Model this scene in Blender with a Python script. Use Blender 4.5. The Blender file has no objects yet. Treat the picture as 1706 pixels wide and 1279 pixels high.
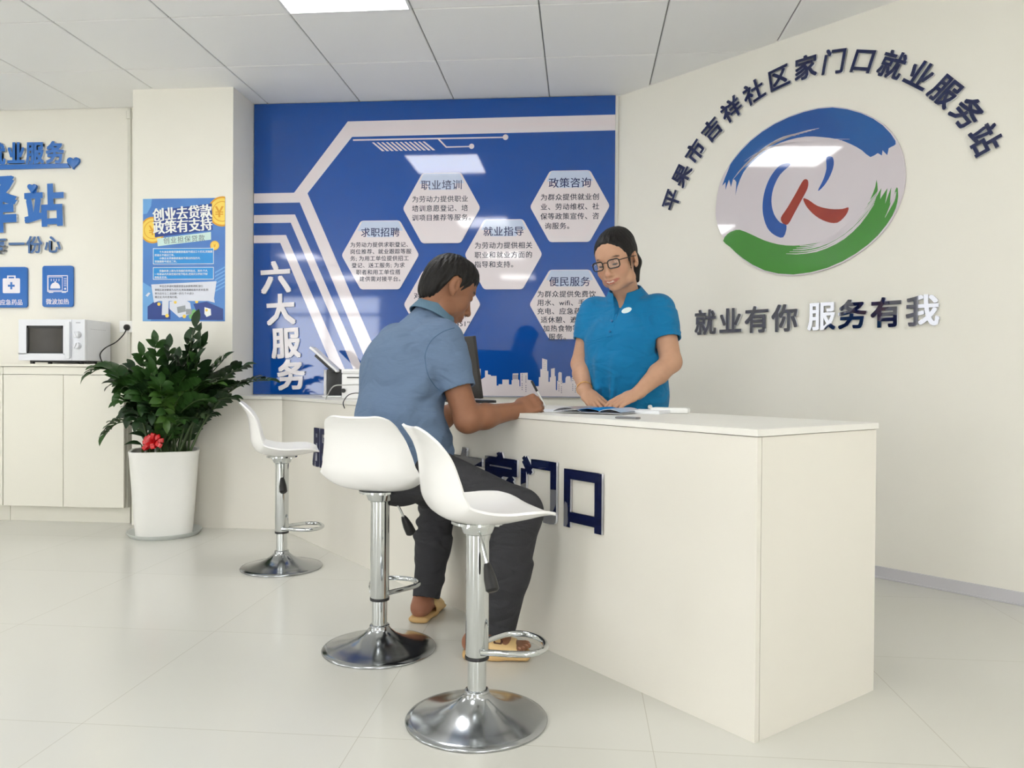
import bpy, bmesh, math, random
import numpy as np
from mathutils import Matrix, Vector

SC = bpy.context.scene
COL = SC.collection

# ------------------------------------------------------------------ camera
FPX, CAMH = 1296.0, 0.93                      # focal length in pixels (of 1706), lens height in metres
ROLL, PITCH, YAW = math.radians(.40), math.atan(12.5 / FPX), math.radians(5.1)
_R = Vector((math.cos(YAW), math.sin(YAW), 0)); _F = Vector((-math.sin(YAW), math.cos(YAW), 0)); _U = Vector((0, 0, 1))
CF = _F * math.cos(PITCH) - _U * math.sin(PITCH)
_u0 = _U * math.cos(PITCH) + _F * math.sin(PITCH)
CR = _R * math.cos(ROLL) + _u0 * math.sin(ROLL)
CU = _u0 * math.cos(ROLL) - _R * math.sin(ROLL)
CO = Vector((0, 0, CAMH))
cd = bpy.data.cameras.new('camera'); cam = bpy.data.objects.new('camera', cd); COL.objects.link(cam)
cd.sensor_width = 36; cd.lens = FPX / 1706 * 36; cd.clip_start = .05
cam.matrix_world = Matrix(((CR.x, CU.x, -CF.x, CO.x), (CR.y, CU.y, -CF.y, CO.y), (CR.z, CU.z, -CF.z, CO.z), (0, 0, 0, 1)))
SC.camera = cam

# ------------------------------------------------------------------ light and exposure
PANEL_LIGHT = 14.0
SKY = 9.0
SC.view_settings.view_transform = 'Standard'; SC.view_settings.look = 'None'
SC.view_settings.gamma = 1; SC.view_settings.use_curve_mapping = False
SC.view_settings.exposure = -.14
wd = bpy.data.worlds.new('sky'); SC.world = wd; wd.use_nodes = True
_bg = wd.node_tree.nodes['Background']; _bg.inputs[0].default_value = (.96, .98, 1, 1); _bg.inputs[1].default_value = SKY

# ------------------------------------------------------------------ picking points
def ray(x, y): return CF + CR * ((x - 853) / FPX) + CU * ((639.5 - y) / FPX)
def at(x, y, depth): return CO + ray(x, y) * depth
def on_z(x, y, z):
    d = ray(x, y); return CO + d * ((z - CAMH) / d.z)
def cdir(a, b, c=0): return _R * a + _F * b + _U * c     # a direction: camera right, away, up

class Plane:
    def __init__(s, p, right, up=(0, 0, 1)):
        s.p = Vector(p); s.r = Vector(right).normalized(); s.up = Vector(up).normalized(); s.n = s.r.cross(s.up).normalized()
    def px(s, x, y, off=0):
        d = ray(x, y); p = s.p + s.n * off
        q = CO + d * ((p - CO).dot(s.n) / d.dot(s.n)) - s.p
        return q.dot(s.r), q.dot(s.up)
    def M(s, u=0, v=0, off=0, rot=0):
        B = Matrix((s.r, s.up, s.n)).transposed().to_4x4(); B.translation = s.p + s.r * u + s.up * v + s.n * off
        return B @ Matrix.Rotation(rot, 4, 'Z')
    def at(s, u, v, off=0): return s.p + s.r * u + s.up * v + s.n * off

# ------------------------------------------------------------------ materials
def lin(c):
    f = lambda v: v / 12.92 if v <= .04045 else ((v + .055) / 1.055) ** 2.4
    return tuple(f(x / 255) for x in c) + (1,)
MATS = {}
def mat(name, col, rough=.5, metal=0, spec=.5, noise=0, nscale=20, bump=0, bscale=80, stretch=None, coat=0, emit=0, vcol=None, sss=0, sheen=0, var=None, crease=0, cscale=9):
    if name in MATS: return MATS[name]
    m = bpy.data.materials.new(name); m.use_nodes = True; MATS[name] = m
    nt = m.node_tree; N = nt.nodes; L = nt.links; b = N['Principled BSDF']
    base = lin(col)
    b.inputs['Base Color'].default_value = base; b.inputs['Roughness'].default_value = rough
    b.inputs['Metallic'].default_value = metal; b.inputs['Specular IOR Level'].default_value = spec
    if coat: b.inputs['Coat Weight'].default_value = coat; b.inputs['Coat Roughness'].default_value = .02
    if sheen: b.inputs['Sheen Weight'].default_value = sheen
    if sss: b.inputs['Subsurface Weight'].default_value = sss; b.inputs['Subsurface Radius'].default_value = (.02, .008, .004); b.inputs['Subsurface Scale'].default_value = .4
    if emit:
        b.inputs['Emission Color'].default_value = base; b.inputs['Emission Strength'].default_value = emit
    tc = N.new('ShaderNodeTexCoord'); mp = N.new('ShaderNodeMapping'); L.new(tc.outputs['Object'], mp.inputs[0])
    if stretch: mp.inputs['Scale'].default_value = stretch
    src = None
    if vcol:
        a = N.new('ShaderNodeVertexColor'); a.layer_name = vcol; src = a.outputs[0]; L.new(src, b.inputs['Base Color'])
    if noise:
        n = N.new('ShaderNodeTexNoise'); n.inputs['Scale'].default_value = nscale; n.inputs['Detail'].default_value = 4
        L.new(mp.outputs[0], n.inputs['Vector'])
        x = N.new('ShaderNodeMix'); x.data_type = 'RGBA'; L.new(n.outputs['Fac'], x.inputs[0])
        if vcol:
            h1 = N.new('ShaderNodeHueSaturation'); h1.inputs['Value'].default_value = 1 - noise; L.new(src, h1.inputs['Color'])
            h2 = N.new('ShaderNodeHueSaturation'); h2.inputs['Value'].default_value = 1 + noise; L.new(src, h2.inputs['Color'])
            L.new(h1.outputs[0], x.inputs[6]); L.new(h2.outputs[0], x.inputs[7])
        else:
            o = lin(var) if var else tuple(min(1, v * (1 + noise)) for v in base[:3]) + (1,)
            x.inputs[6].default_value = base if var else tuple(v * (1 - noise) for v in base[:3]) + (1,); x.inputs[7].default_value = o
        L.new(x.outputs[2], b.inputs['Base Color'])
    if bump or crease:
        bump = bump or .01
        n = N.new('ShaderNodeTexNoise'); n.inputs['Scale'].default_value = bscale; n.inputs['Detail'].default_value = 3
        L.new(mp.outputs[0], n.inputs['Vector'])
        u = N.new('ShaderNodeBump'); u.inputs['Strength'].default_value = bump; u.inputs['Distance'].default_value = .01
        L.new(n.outputs['Fac'], u.inputs['Height']); L.new(u.outputs[0], b.inputs['Normal'])
        if crease:                                                  # soft cloth undulation
            n2 = N.new('ShaderNodeTexNoise'); n2.inputs['Scale'].default_value = cscale; n2.inputs['Detail'].default_value = 1.5; n2.inputs['Distortion'].default_value = 1.2
            m2 = N.new('ShaderNodeMapping'); m2.inputs['Rotation'].default_value = (.5, .4, .6); m2.inputs['Scale'].default_value = (1, 1, 2.2); L.new(tc.outputs['Object'], m2.inputs[0]); L.new(m2.outputs[0], n2.inputs['Vector'])
            u2 = N.new('ShaderNodeBump'); u2.inputs['Strength'].default_value = crease; u2.inputs['Distance'].default_value = .05
            L.new(n2.outputs['Fac'], u2.inputs['Height']); L.new(u2.outputs[0], u.inputs['Normal'])
    return m

WALL = mat('wall_paint', (241, 238, 228), .6, spec=.3, noise=.01, nscale=6, bump=.03, bscale=300)
CREAM = mat('cream_laminate', (233, 229, 219), .42, spec=.4, noise=.008, nscale=4)
LAMW = mat('white_laminate', (238, 236, 229), .38, spec=.4, noise=.008, nscale=5)
WHITE = mat('white_plastic', (240, 240, 238), .28, spec=.5, noise=.008, nscale=9)
CHROME = mat('chrome', (206, 209, 210), .07, 1, noise=.02, nscale=30)
CHROMEB = mat('chrome_dark_reflection', (172, 175, 178), .16, 1, noise=.22, nscale=9, stretch=(1, 1, .2))  # chrome of the stool bases, coloured darker to stand for reflected dark surroundings
DARK = mat('black_plastic', (26, 26, 27), .4, noise=.1, nscale=30)
NAVY = mat('navy_acrylic', (24, 34, 78), .07, spec=.6, noise=.03, nscale=8)
MIRNAVY = mat('mirror_navy_acrylic', (17, 26, 66), .03, spec=.9, coat=1, noise=.03, nscale=8)
CLEAR = mat('white_acrylic_edge', (226, 228, 232), .2, noise=.01)
PBLUE = mat('panel_blue_print', (12, 76, 160), .05, spec=.64, noise=.06, nscale=1.5)
PWHITE = mat('panel_white_print', (224, 215, 219), .05, spec=.7, noise=.012, nscale=3)
SIGNBLUE = mat('sign_blue', (38, 108, 190), .3, noise=.04, nscale=12)
INK = mat('print_ink', (42, 46, 66), .25, noise=.05, nscale=40)

# ------------------------------------------------------------------ meshes
class MB:
    """collects shapes into one mesh"""
    def __init__(s): s.bm = bmesh.new(); s.mats = []
    def _mi(s, m):
        if m is None: return 0
        if m not in s.mats: s.mats.append(m)
        return s.mats.index(m)
    def _faces(s, fs, m):
        i = s._mi(m)
        for f in fs: f.material_index = i
        return fs
    def box(s, c, d, m=None, bev=0, M=None, seg=2):
        T = Matrix.Translation(Vector(c)) @ Matrix.Diagonal((d[0], d[1], d[2], 1))
        if M is not None: T = M @ T
        g = bmesh.ops.create_cube(s.bm, size=1, matrix=T)
        vs = g['verts']; fs = list({f for v in vs for f in v.link_faces})
        if bev:
            es = list({e for v in vs for e in v.link_edges})
            r = bmesh.ops.bevel(s.bm, geom=es, offset=bev, segments=seg, profile=.6, affect='EDGES'); fs = list(set(r['faces']) | {f for f in fs if f.is_valid})
        s._faces(fs, m); return s
    def prism(s, pts, z0, z1, m=None, bev=0):
        """polygon in XY, from z0 to z1"""
        a = sum(pts[i][0] * pts[(i + 1) % len(pts)][1] - pts[(i + 1) % len(pts)][0] * pts[i][1] for i in range(len(pts)))
        if a < 0: pts = pts[::-1]
        lo = [s.bm.verts.new((p[0], p[1], z0)) for p in pts]; hi = [s.bm.verts.new((p[0], p[1], z1)) for p in pts]
        n = len(pts); fs = [s.bm.faces.new(hi), s.bm.faces.new(lo[::-1])]
        for i in range(n): fs.append(s.bm.faces.new((lo[i], lo[(i + 1) % n], hi[(i + 1) % n], hi[i])))
        if bev:
            r = bmesh.ops.bevel(s.bm, geom=[e for e in fs[0].edges], offset=bev, segments=2, profile=.6, affect='EDGES')
            fs = [f for f in fs if f.is_valid] + r['faces']
        s._faces(fs, m)
        s.bm.normal_update()
        big = [f for f in fs if f.is_valid and len(f.verts) > 4]
        if big:
            r = bmesh.ops.triangulate(s.bm, faces=big); s._faces(r['faces'], m)
        return s
    def lathe(s, prof, m=None, n=48, c=(0, 0, 0), M=None, close=False):
        """profile of (radius, z)"""
        rings = []
        T = Matrix.Translation(Vector(c)) if M is None else M
        for r, z in prof:
            if r < 1e-6: rings.append([s.bm.verts.new(T @ Vector((0, 0, z)))])
            else: rings.append([s.bm.verts.new(T @ Vector((r * math.cos(2 * math.pi * k / n), r * math.sin(2 * math.pi * k / n), z))) for k in range(n)])
        fs = []
        for a, b in zip(rings, rings[1:]):
            for k in range(n):
                k2 = (k + 1) % n
                if len(a) == 1 and len(b) == 1: continue
                if len(a) == 1: fs.append(s.bm.faces.new((a[0], b[k], b[k2])))
                elif len(b) == 1: fs.append(s.bm.faces.new((a[k2], a[k], b[0])))
                else: fs.append(s.bm.faces.new((a[k2], a[k], b[k], b[k2])))
        if close:
            if len(rings[0]) > 1: fs.append(s.bm.faces.new(rings[0]))
            if len(rings[-1]) > 1: fs.append(s.bm.faces.new(rings[-1][::-1]))
        s._faces(fs, m); return s
    def tube(s, pts, r, m=None, n=12, closed=False, M=None):
        pts = [Vector(p) for p in pts]
        if M is not None: pts = [M @ p for p in pts]
        N = len(pts); rings = []; up = None
        for i, p in enumerate(pts):
            if closed: t = pts[(i + 1) % N] - pts[i - 1]
            else: t = pts[min(i + 1, N - 1)] - pts[max(i - 1, 0)]
            t.normalize()
            if up is None:
                up = t.orthogonal().normalized()
            up = (up - t * up.dot(t)).normalized(); w = t.cross(up)
            rr = r[i] if hasattr(r, '__len__') else r
            rings.append([s.bm.verts.new(p + (up * math.cos(2 * math.pi * k / n) + w * math.sin(2 * math.pi * k / n)) * rr) for k in range(n)])
        fs = []
        for i in range(N if closed else N - 1):
            a, b = rings[i], rings[(i + 1) % N]
            sh = 0
            if closed and i == N - 1:
                sh = min(range(n), key=lambda q: (b[q].co - a[0].co).length)
            for k in range(n): fs.append(s.bm.faces.new((a[k], a[(k + 1) % n], b[(k + 1 + sh) % n], b[(k + sh) % n])))
        if not closed: fs += [s.bm.faces.new(rings[0][::-1]), s.bm.faces.new(rings[-1])]
        s._faces(fs, m); return s
    def grid(s, P, m=None, thick=None):
        """P[i][j] points -> sheet; thick gives it a back side"""
        V = [[s.bm.verts.new(p) for p in row] for row in P]; fs = []
        for i in range(len(V) - 1):
            for j in range(len(V[0]) - 1): fs.append(s.bm.faces.new((V[i][j], V[i + 1][j], V[i + 1][j + 1], V[i][j + 1])))
        if thick:
            for v in s.bm.verts: pass
            bmesh.ops.recalc_face_normals(s.bm, faces=fs)
            r = bmesh.ops.solidify(s.bm, geom=fs, thickness=thick); fs = fs + [g for g in r['geom'] if isinstance(g, bmesh.types.BMFace)]
        s._faces(fs, m); return s
    def raw(s, verts, faces, m=None):
        V = [s.bm.verts.new(v) for v in verts]; s._faces([s.bm.faces.new([V[i] for i in f]) for f in faces], m); return s
    def mesh(s, name, m=None, smooth=35, recalc=True):
        if recalc: bmesh.ops.recalc_face_normals(s.bm, faces=s.bm.faces)
        me = bpy.data.meshes.new(name); s.bm.to_mesh(me); s.bm.free()
        for x in (s.mats or [m]): me.materials.append(x)
        if smooth:
            me.shade_smooth(); me.set_sharp_from_angle(angle=math.radians(smooth))
        return me
    def obj(s, name, m=None, parent=None, M=None, smooth=35, recalc=True):
        return link(name, s.mesh(name, m, smooth, recalc), parent, M)

def link(name, me, parent=None, M=None):
    o = bpy.data.objects.new(name, me); COL.objects.link(o)
    if parent is not None: o.parent = parent
    if M is not None:
        if parent is not None: o.matrix_basis = M
        else: o.matrix_world = M
    return o
def tag(o, label=None, cat=None, group=None, kind=None):
    for k, v in (('label', label), ('category', cat), ('group', group), ('kind', kind)):
        if v: o[k] = v
    return o
def empty(name, M, label, cat, group=None):
    o = bpy.data.objects.new(name, None); COL.objects.link(o); o.empty_display_size = .1
    o.matrix_world = M if isinstance(M, Matrix) else Matrix.Translation(Vector(M))
    return tag(o, label, cat, group)
def struct(o): o['kind'] = 'structure'; return o
def children(o): return [c for c in bpy.data.objects if c.parent == o]
def copy_tree(o, parent=None):
    c = o.copy(); COL.objects.link(c)
    if parent is not None: c.parent = parent
    for ch in children(o): copy_tree(ch, c)
    return c
def rrect(w, h, r, n=5, cx=0, cy=0):
    out = []
    for (sx, sy, a0) in ((1, 1, 0), (-1, 1, 90), (-1, -1, 180), (1, -1, 270)):
        for k in range(n + 1):
            a = math.radians(a0 + 90 * k / n); out.append((cx + sx * (w / 2 - r) + r * math.cos(a), cy + sy * (h / 2 - r) + r * math.sin(a)))
    return out
def smooth_loop(pts, n=6, closed=True):
    P = [Vector(p) for p in pts]; out = []; N = len(P)
    for i in range(N if closed else N - 1):
        g = (lambda k: P[k % N]) if closed else (lambda k: P[max(0, min(N - 1, k))])
        a, b, c, d = g(i - 1), g(i), g(i + 1), g(i + 2)
        for k in range(n):
            t = k / n
            out.append(.5 * ((2 * b) + (c - a) * t + (2 * a - 5 * b + 4 * c - d) * t * t + (3 * b - a - 3 * c + d) * t ** 3))
    if not closed: out.append(P[-1])
    return out

# ------------------------------------------------------------------ lettering
_GC = {}
def text_mesh(s, size, bold=0, ext=.002, line=None, mats=None, align='CENTER', res=2, sx=1, sp=1, shear=0, ind=()):
    """lettering as a mesh in XY facing +Z, centred on its em box; back at z=0; \\n starts a new line"""
    key = (s, size, bold, ext, line, align, sx, sp, ind, tuple(m.name for m in mats or ()))
    if key in _GC: return _GC[key]
    off = min(bold, .004); ex = (bold - off) * size * 1.15
    sh = [(0, 0)] if ex <= 0 else [(0, 0), (ex, ex), (-ex, ex), (ex, -ex), (-ex, -ex)]
    if size < .1: sh = sh[:1] + [(ex, 0), (-ex, 0)] if ex > 0 else sh
    bm = bmesh.new()
    for li, row in enumerate(s.split('\n')):
        if not row.strip('\u3000 '): continue
        lead = len(row) - len(row.lstrip('\u3000')); row = row.lstrip('\u3000')
        c = bpy.data.curves.new('lettering', 'FONT'); c.body = row; c.size = size; c.extrude = ext / 2; c.offset = off * size; c.resolution_u = res
        c.align_x = align; c.space_character = sp
        o = bpy.data.objects.new('lettering', c); COL.objects.link(o)
        me = bpy.data.meshes.new_from_object(o.evaluated_get(bpy.context.evaluated_depsgraph_get()))
        bpy.data.objects.remove(o); bpy.data.curves.remove(c)
        for i, (dx, dy) in enumerate(sh):
            m2 = me.copy(); m2.transform(Matrix.Translation((dx + lead * size * sp + (ind[li] if li < len(ind) else 0), dy - .38 * size - li * size * (line or 1), ext / 2)) @ Matrix.Diagonal((1, 1, 1 + .006 * i, 1)))
            bm.from_mesh(m2); bpy.data.meshes.remove(m2)
        bpy.data.meshes.remove(me)
    bmesh.ops.scale(bm, vec=(sx, 1, 1), verts=bm.verts)
    me = bpy.data.meshes.new('lettering'); bm.to_mesh(me); bm.free()
    for m in mats or [INK]: me.materials.append(m)
    for p in me.polygons: p.material_index = 0 if not mats or len(mats) < 2 or abs(p.normal.z) > .5 else 1
    _GC[key] = me
    return me
# ------------------------------------------------------------------ the room
CEIL = 2.67
YB, YC = 4.865, 4.556                          # back wall, column front
BACK = Plane((0, YB, 0), (1, 0, 0))
COLF = Plane((0, YC, 0), (1, 0, 0))
RW0 = Vector((.214, YB + .015, 0)); RWD = Vector((.73, -.683, 0)).normalized()
RIGHT = Plane(RW0, RWD)
RWE = RW0 + RWD * 4.2                          # where the slanting wall ends
XL, XR, YF = -7.2, RWE.x, -4.6

fm = mat('floor_tile', (222, 219, 206), .2, spec=.42, noise=.012, nscale=2)
nt = fm.node_tree; N = nt.nodes; L = nt.links
geo = N.new('ShaderNodeNewGeometry'); mp = N.new('ShaderNodeMapping'); mp.inputs['Location'].default_value = (-.935 + .75, .3, 0)
br = N.new('ShaderNodeTexBrick'); br.offset = 0; br.inputs['Scale'].default_value = 1; br.inputs['Mortar Size'].default_value = .0012; br.inputs['Brick Width'].default_value = .75; br.inputs['Row Height'].default_value = .75; br.inputs['Mortar Smooth'].default_value = .3
br.inputs['Color1'].default_value = lin((215, 214, 206)); br.inputs['Color2'].default_value = lin((213, 212, 204)); br.inputs['Mortar'].default_value = lin((190, 187, 175))
L.new(geo.outputs['Position'], mp.inputs[0]); L.new(mp.outputs[0], br.inputs['Vector']); L.new(br.outputs['Color'], N['Principled BSDF'].inputs['Base Color'])
b = MB(); b.prism([(XL - .1, YF - .1), (XR + .1, YF - .1), (XR + .1, 5.1), (XL - .1, 5.1)], -.1, 0); struct(b.obj('floor', fm))

# ceiling: 0.6 m metal tiles in a T-bar grid
tile = mat('ceiling_tile', (253, 253, 252), .55, spec=.4, noise=.012, nscale=3)
X0, Y0, S = -1.418, 3.655, .603
LIGHTS = []
for lx in (-4.433, -1.418, 1.597):
    for ly in (3.052, .640, -1.772, -4.184):
        if not (lx > 1 and ly > 2.5): LIGHTS.append((lx, ly))
isl = lambda x, y: any(abs(x - a) < .1 and abs(y - b) < .1 for a, b in LIGHTS)
b = MB()
for i in range(-11, 10):
    for j in range(-16, 4):
        x, y = X0 + i * S, Y0 + j * S
        if isl(x, y): continue
        x1, y1 = min(x + S, XR + .05), min(y + S, YB + .06)
        if x1 - x < .05 or y1 - y < .05: continue
        b.box(((x + x1) / 2, (y + y1) / 2, CEIL + .012), (x1 - x - .007, y1 - y - .007, .024), tile, bev=.003, seg=1)
b.box(((XL + XR) / 2, .25, CEIL + .07), (XR - XL + .4, 9.9, .05), mat('ceiling_void', (120, 120, 120), .8))
struct(b.obj('ceiling', tile, smooth=0))
b = MB(); bar = mat('ceiling_bar', (140, 141, 138), .5, noise=.03)
for i in range(-11, 11):
    if XL < X0 + i * S < XR: b.box((X0 + i * S, .2, CEIL + .014), (.016, 9.6, .012))
for j in range(-15, 4): b.box(((XL + XR) / 2, Y0 + j * S, CEIL + .0135), (XR - XL, .016, .012))
struct(b.obj('trim_1', bar, smooth=0))

dif = mat('light_diffuser', (255, 255, 255), .4, emit=PANEL_LIGHT)
lf = mat('light_frame', (236, 237, 236), .35)
for k, (x, y) in enumerate(LIGHTS):
    vis = (x, y) == (-1.418, 3.052)
    lab = 'bright white square ceiling panel light at the top edge of the photo' if vis else 'white square ceiling panel light further back in the room, out of the photo'
    if k == 0: me1 = MB(); [me1.box((sx * .2945, 0, .01), (.012, .601, .03)).box((0, sx * .2945, .01), (.577, .012, .03)) for sx in (-1, 1)]; me1 = me1.mesh('frame', lf, 0); m2 = MB(); m2.box((0, 0, .012), (.577, .577, .01)); m2 = m2.mesh('diffuser', dif, 0)
    e = empty('ceiling_light', (x + S / 2, y + S / 2, CEIL), lab, 'ceiling light', 'ceiling panel lights')
    link('frame', me1, e); link('diffuser', m2, e)

# walls
b = MB(); b.prism([(XL, YB), (RW0.x, YB), (RW0.x, YB + .2), (XL, YB + .2)], 0, CEIL + .05); struct(b.obj('wall_back', WALL, smooth=0))
b = MB(); n = -RIGHT.n * .2; q = [RW0, RWE, RWE + n, RW0 + n]; b.prism([(p.x, p.y) for p in q], 0, CEIL + .05); struct(b.obj('wall_right', WALL, smooth=0))
b = MB(); b.prism([(XR, YF - .2), (XR + .2, YF - .2), (XR + .2, RWE.y), (XR, RWE.y)], 0, CEIL + .05); struct(b.obj('wall_far_right', WALL, smooth=0))
b = MB(); b.box(((-2.752 - 2.113) / 2, (YC + YB) / 2, (CEIL + .03) / 2), (2.752 - 2.113, YB - YC, CEIL + .03)); struct(b.obj('wall_column', WALL, smooth=0))
u0, v0 = BACK.px(216.5, 300)
b = MB(); b.box((u0, YB - .006, 1.85), (.022, .012, 1.63), bev=.003); b.box((u0, YB - .012, CEIL - .05), (.03, .024, .05), bev=.004); struct(b.obj('trim_2', mat('white_trim', (226, 224, 214), .4)))
# baseboard on the slanting wall
b = MB(); b.box((2.1, .029, .005), (4.2, .052, .010), bev=.002); b.box((2.1, .004, .008), (4.2, .008, .016), bev=.002)
struct(b.obj('baseboard_right', mat('baseboard_grey', (206, 204, 208), .35, noise=.02), M=RIGHT.M(0, 0, 0), smooth=0))

# glazed shop front behind the camera and windows in the left wall (daylight); one front opening only added as fill
frame = mat('window_frame', (70, 74, 80), .4)
def glazed(axis, pos, lo, hi, openings, wname, wno):
    b = MB(); th = .2
    def slab(a0, a1, z0, z1):
        if a1 - a0 < .01 or z1 - z0 < .01: return
        if axis == 'y': b.box(((a0 + a1) / 2, pos - th / 2, (z0 + z1) / 2), (a1 - a0, th, z1 - z0))
        else: b.box((pos - th / 2, (a0 + a1) / 2, (z0 + z1) / 2), (th, a1 - a0, z1 - z0))
    x = lo
    for (a0, a1, z0, z1) in openings:
        slab(x, a0, 0, CEIL + .05); slab(a0, a1, 0, z0); slab(a0, a1, z1, CEIL + .05); x = a1
    slab(x, hi, 0, CEIL + .05)
    struct(b.obj(wname, WALL, smooth=0))
    for k, (a0, a1, z0, z1) in enumerate(openings):
        f = MB(); w = .05
        def bx(p0, p1, q0, q1):
            if axis == 'y': f.box(((p0 + p1) / 2, pos - th / 2, (q0 + q1) / 2), (p1 - p0, .06, q1 - q0))
            else: f.box((pos - th / 2, (p0 + p1) / 2, (q0 + q1) / 2), (.06, p1 - p0, q1 - q0))
        nn = max(1, round((a1 - a0) / 1.0))
        for i in range(nn + 1):
            c = a0 + (a1 - a0) * i / nn; c = min(max(c, a0 + w / 2), a1 - w / 2); bx(c - w / 2, c + w / 2, z0, z1)
        bx(a0, a1, z0, z0 + w); bx(a0, a1, z1 - w, z1)
        if z1 - z0 > 2: bx(a0, a1, 2.05, 2.05 + w)
        struct(f.obj('window_%d' % (wno + k), frame, smooth=0))
glazed('y', YF, XL - .2, XR + .2, [(-5.85, -3.75, .3, 2.46), (.75, 2.3, .2, 2.5)], 'wall_front', 1)  # second opening is made up, to brighten the right side
glazed('x', XL, YF, YB + .2, [(-1.1, -.62, .8, 2.4), (.48, 1.12, .5, 2.3)], 'wall_left', 3)
# ------------------------------------------------------------------ the blue service panel on the back wall
pt = .018                                       # thickness of the panel
PAN = Plane((0, YB - pt, 0), (1, 0, 0))         # its face
pl, pr = -2.108, .196
pbot = .5 * (PAN.px(430, 657)[1] + PAN.px(940, 660.5)[1])
b = MB(); b.box(((pl + pr) / 2, YB - pt / 2, (pbot + CEIL - .004) / 2), (pr - pl, pt, CEIL - .004 - pbot), bev=.001)
panel = tag(b.obj('service_panel', PBLUE, smooth=0), 'glossy blue wall panel with white line graphics behind the counter', 'wall panel')
def pz3(x, y): return PAN.px(420 + x / 5.116, 170 + y / 5.116)
def poly(pts, off, th, m, name, parent, P, sm=0):
    b = MB(); b.prism(pts, off, off + th, m); return b.obj(name, m, parent, P, smooth=sm)
PM = PAN.M(0, 0, 0)
def clampx(p): return (min(max(p[0], pl + .0005), pr - .0005), p[1])
# the broad white angular lines
B1 = [PAN.px(x, y) for x, y in ((400, 323), (489, 321), (579.5, 202.5), (1045, 190.5), (1045, 216.5), (586, 228), (512, 322), (652, 640), (640, 640), (500, 337.5), (400, 339.5))]
B1 = [PAN.px(*p) for p in ((400, 322.5), (490, 321), (579.5, 202.3), (1050, 190.3), (1050, 216.5), (586.5, 228), (512.3, 322), (655, 652), (631, 652), (499.5, 337.3), (400, 338.8))]
B2 = [PAN.px(*p) for p in ((400, 358.6), (491.5, 357.2), (622, 655), (606, 655), (484.5, 371), (400, 372))]
B3 = [PAN.px(*p) for p in ((400, 392.3), (476.5, 391.3), (592, 655), (572, 655), (467, 404.5), (400, 405.2))]
b = MB()
for q in (B1, B2, B3): b.prism([clampx(p) for p in q], 0, .0006)
z5 = lambda x, y: PAN.px(570 + x / 3.63, 180 + y / 3.63)
b.prism([z5(66, 189), (z5(975, 173)), z5(975, 181), z5(66, 198)], 0, .0006)
def disc(c, r, n=20): return [(c[0] + r * math.cos(2 * math.pi * k / n), c[1] + r * math.sin(2 * math.pi * k / n)) for k in range(n)]
b.prism(disc(z5(988, 176), .0175), 0, .0006); b.prism(disc(z5(783, 231), .0165), 0, .0006)
b.prism([z5(578, 189), z5(590, 188), z5(632, 232), z5(770, 229), z5(770, 236), z5(628, 240)], 0, .0005)
for k in range(12):
    x = 180 + k * 27.8; b.prism([z5(x, 208 - k * .5), z5(x + 13, 207.6 - k * .5), z5(x + 78, 260 - k * .5), z5(x + 62, 261 - k * .5)], 0, .0006)
b.obj('line_graphic', PWHITE, panel, PM, smooth=0)
# skyline along the bottom edge
b = MB(); z6 = lambda x, y: PAN.px(790 + x / 9.478, 580 + y / 9.478)
bb = pbot + .002; last = None
SKYL = [(-360, 690), (-300, 690), (-300, 560), (-220, 560), (-220, 620), (-120, 620), (-120, 470), (-40, 470), (-40, 330), (103, 325), (103, 495), (170, 455), (172, 352), (216, 352), (216, 412), (262, 420), (264, 436), (352, 436), (354, 590), (385, 590), (385, 568), (445, 568), (445, 495), (548, 495), (548, 572), (592, 572), (592, 503), (605, 503), (607, 398), (698, 396), (698, 500), (712, 500), (714, 600), (728, 600), (728, 390), (845, 386), (845, 495), (905, 505), (905, 540), (935, 540), (937, 600), (1020, 598), (1022, 455), (1045, 455), (1045, 330), (1072, 328), (1072, 158), (1152, 182), (1152, 360), (1172, 360), (1172, 530), (1195, 530), (1195, 460), (1212, 458), (1212, 325), (1272, 312), (1272, 440), (1288, 440), (1290, 660), (1308, 660), (1310, 515), (1325, 515), (1328, 395), (1345, 372), (1382, 385), (1384, 510), (1392, 510), (1392, 548), (1440, 545), (1442, 470), (1460, 442), (1512, 440), (1525, 470), (1535, 545), (1538, 460), (1640, 455), (1640, 380), (1720, 380), (1720, 520), (1830, 520), (1830, 450), (1930, 450), (1930, 600), (2050, 600), (2050, 480), (2150, 480), (2150, 620), (2260, 620)]
q = [clampx(z6(*p)) for p in SKYL]; q = [(q[0][0], bb)] + q + [(q[-1][0], bb)]
b.prism(q, 0, .0006, PWHITE); DOT = mat('skyline_dots', (92, 98, 128), .2)
for (x0, cols, y0, y1, dx) in ((757, (0, 1), 410, 705, 60), (1100, (0, 1), 195, 370, 22), (1338, (0, 1), 520, 720, 40), (1556, (0, 1), 480, 720, 42)):
    y = y0; k = 0
    while y < y1:
        for i in cols:
            if (k * 7 + i * 3 + int(x0)) % 5 == 0: continue
            p = z6(x0 + i * dx, y); r = .0016 if x0 == 1100 else .0026
            b.prism([(p[0] - r, p[1] - r), (p[0] + r, p[1] - r), (p[0] + r, p[1] + r), (p[0] - r, p[1] + r)], .0006, .0009, DOT)
        y += 30; k += 1
for k in range(5):
    p, q2 = z6(618 + k * 18, 415), z6(626 + k * 18, 490); b.prism([p, (q2[0], p[1]), q2, (p[0], q2[1])], .0006, .0009, DOT)
b.obj('skyline_graphic', PWHITE, panel, PM, smooth=0)
b = MB(); b.box(((pl + pr) / 2, .003, .011), (pr - pl, .006, .008)); b.obj('edge_strip', mat('panel_edge', (196, 198, 204), .3, .4), panel, PAN.M(0, pbot - .006, -.02), smooth=0)

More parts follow.
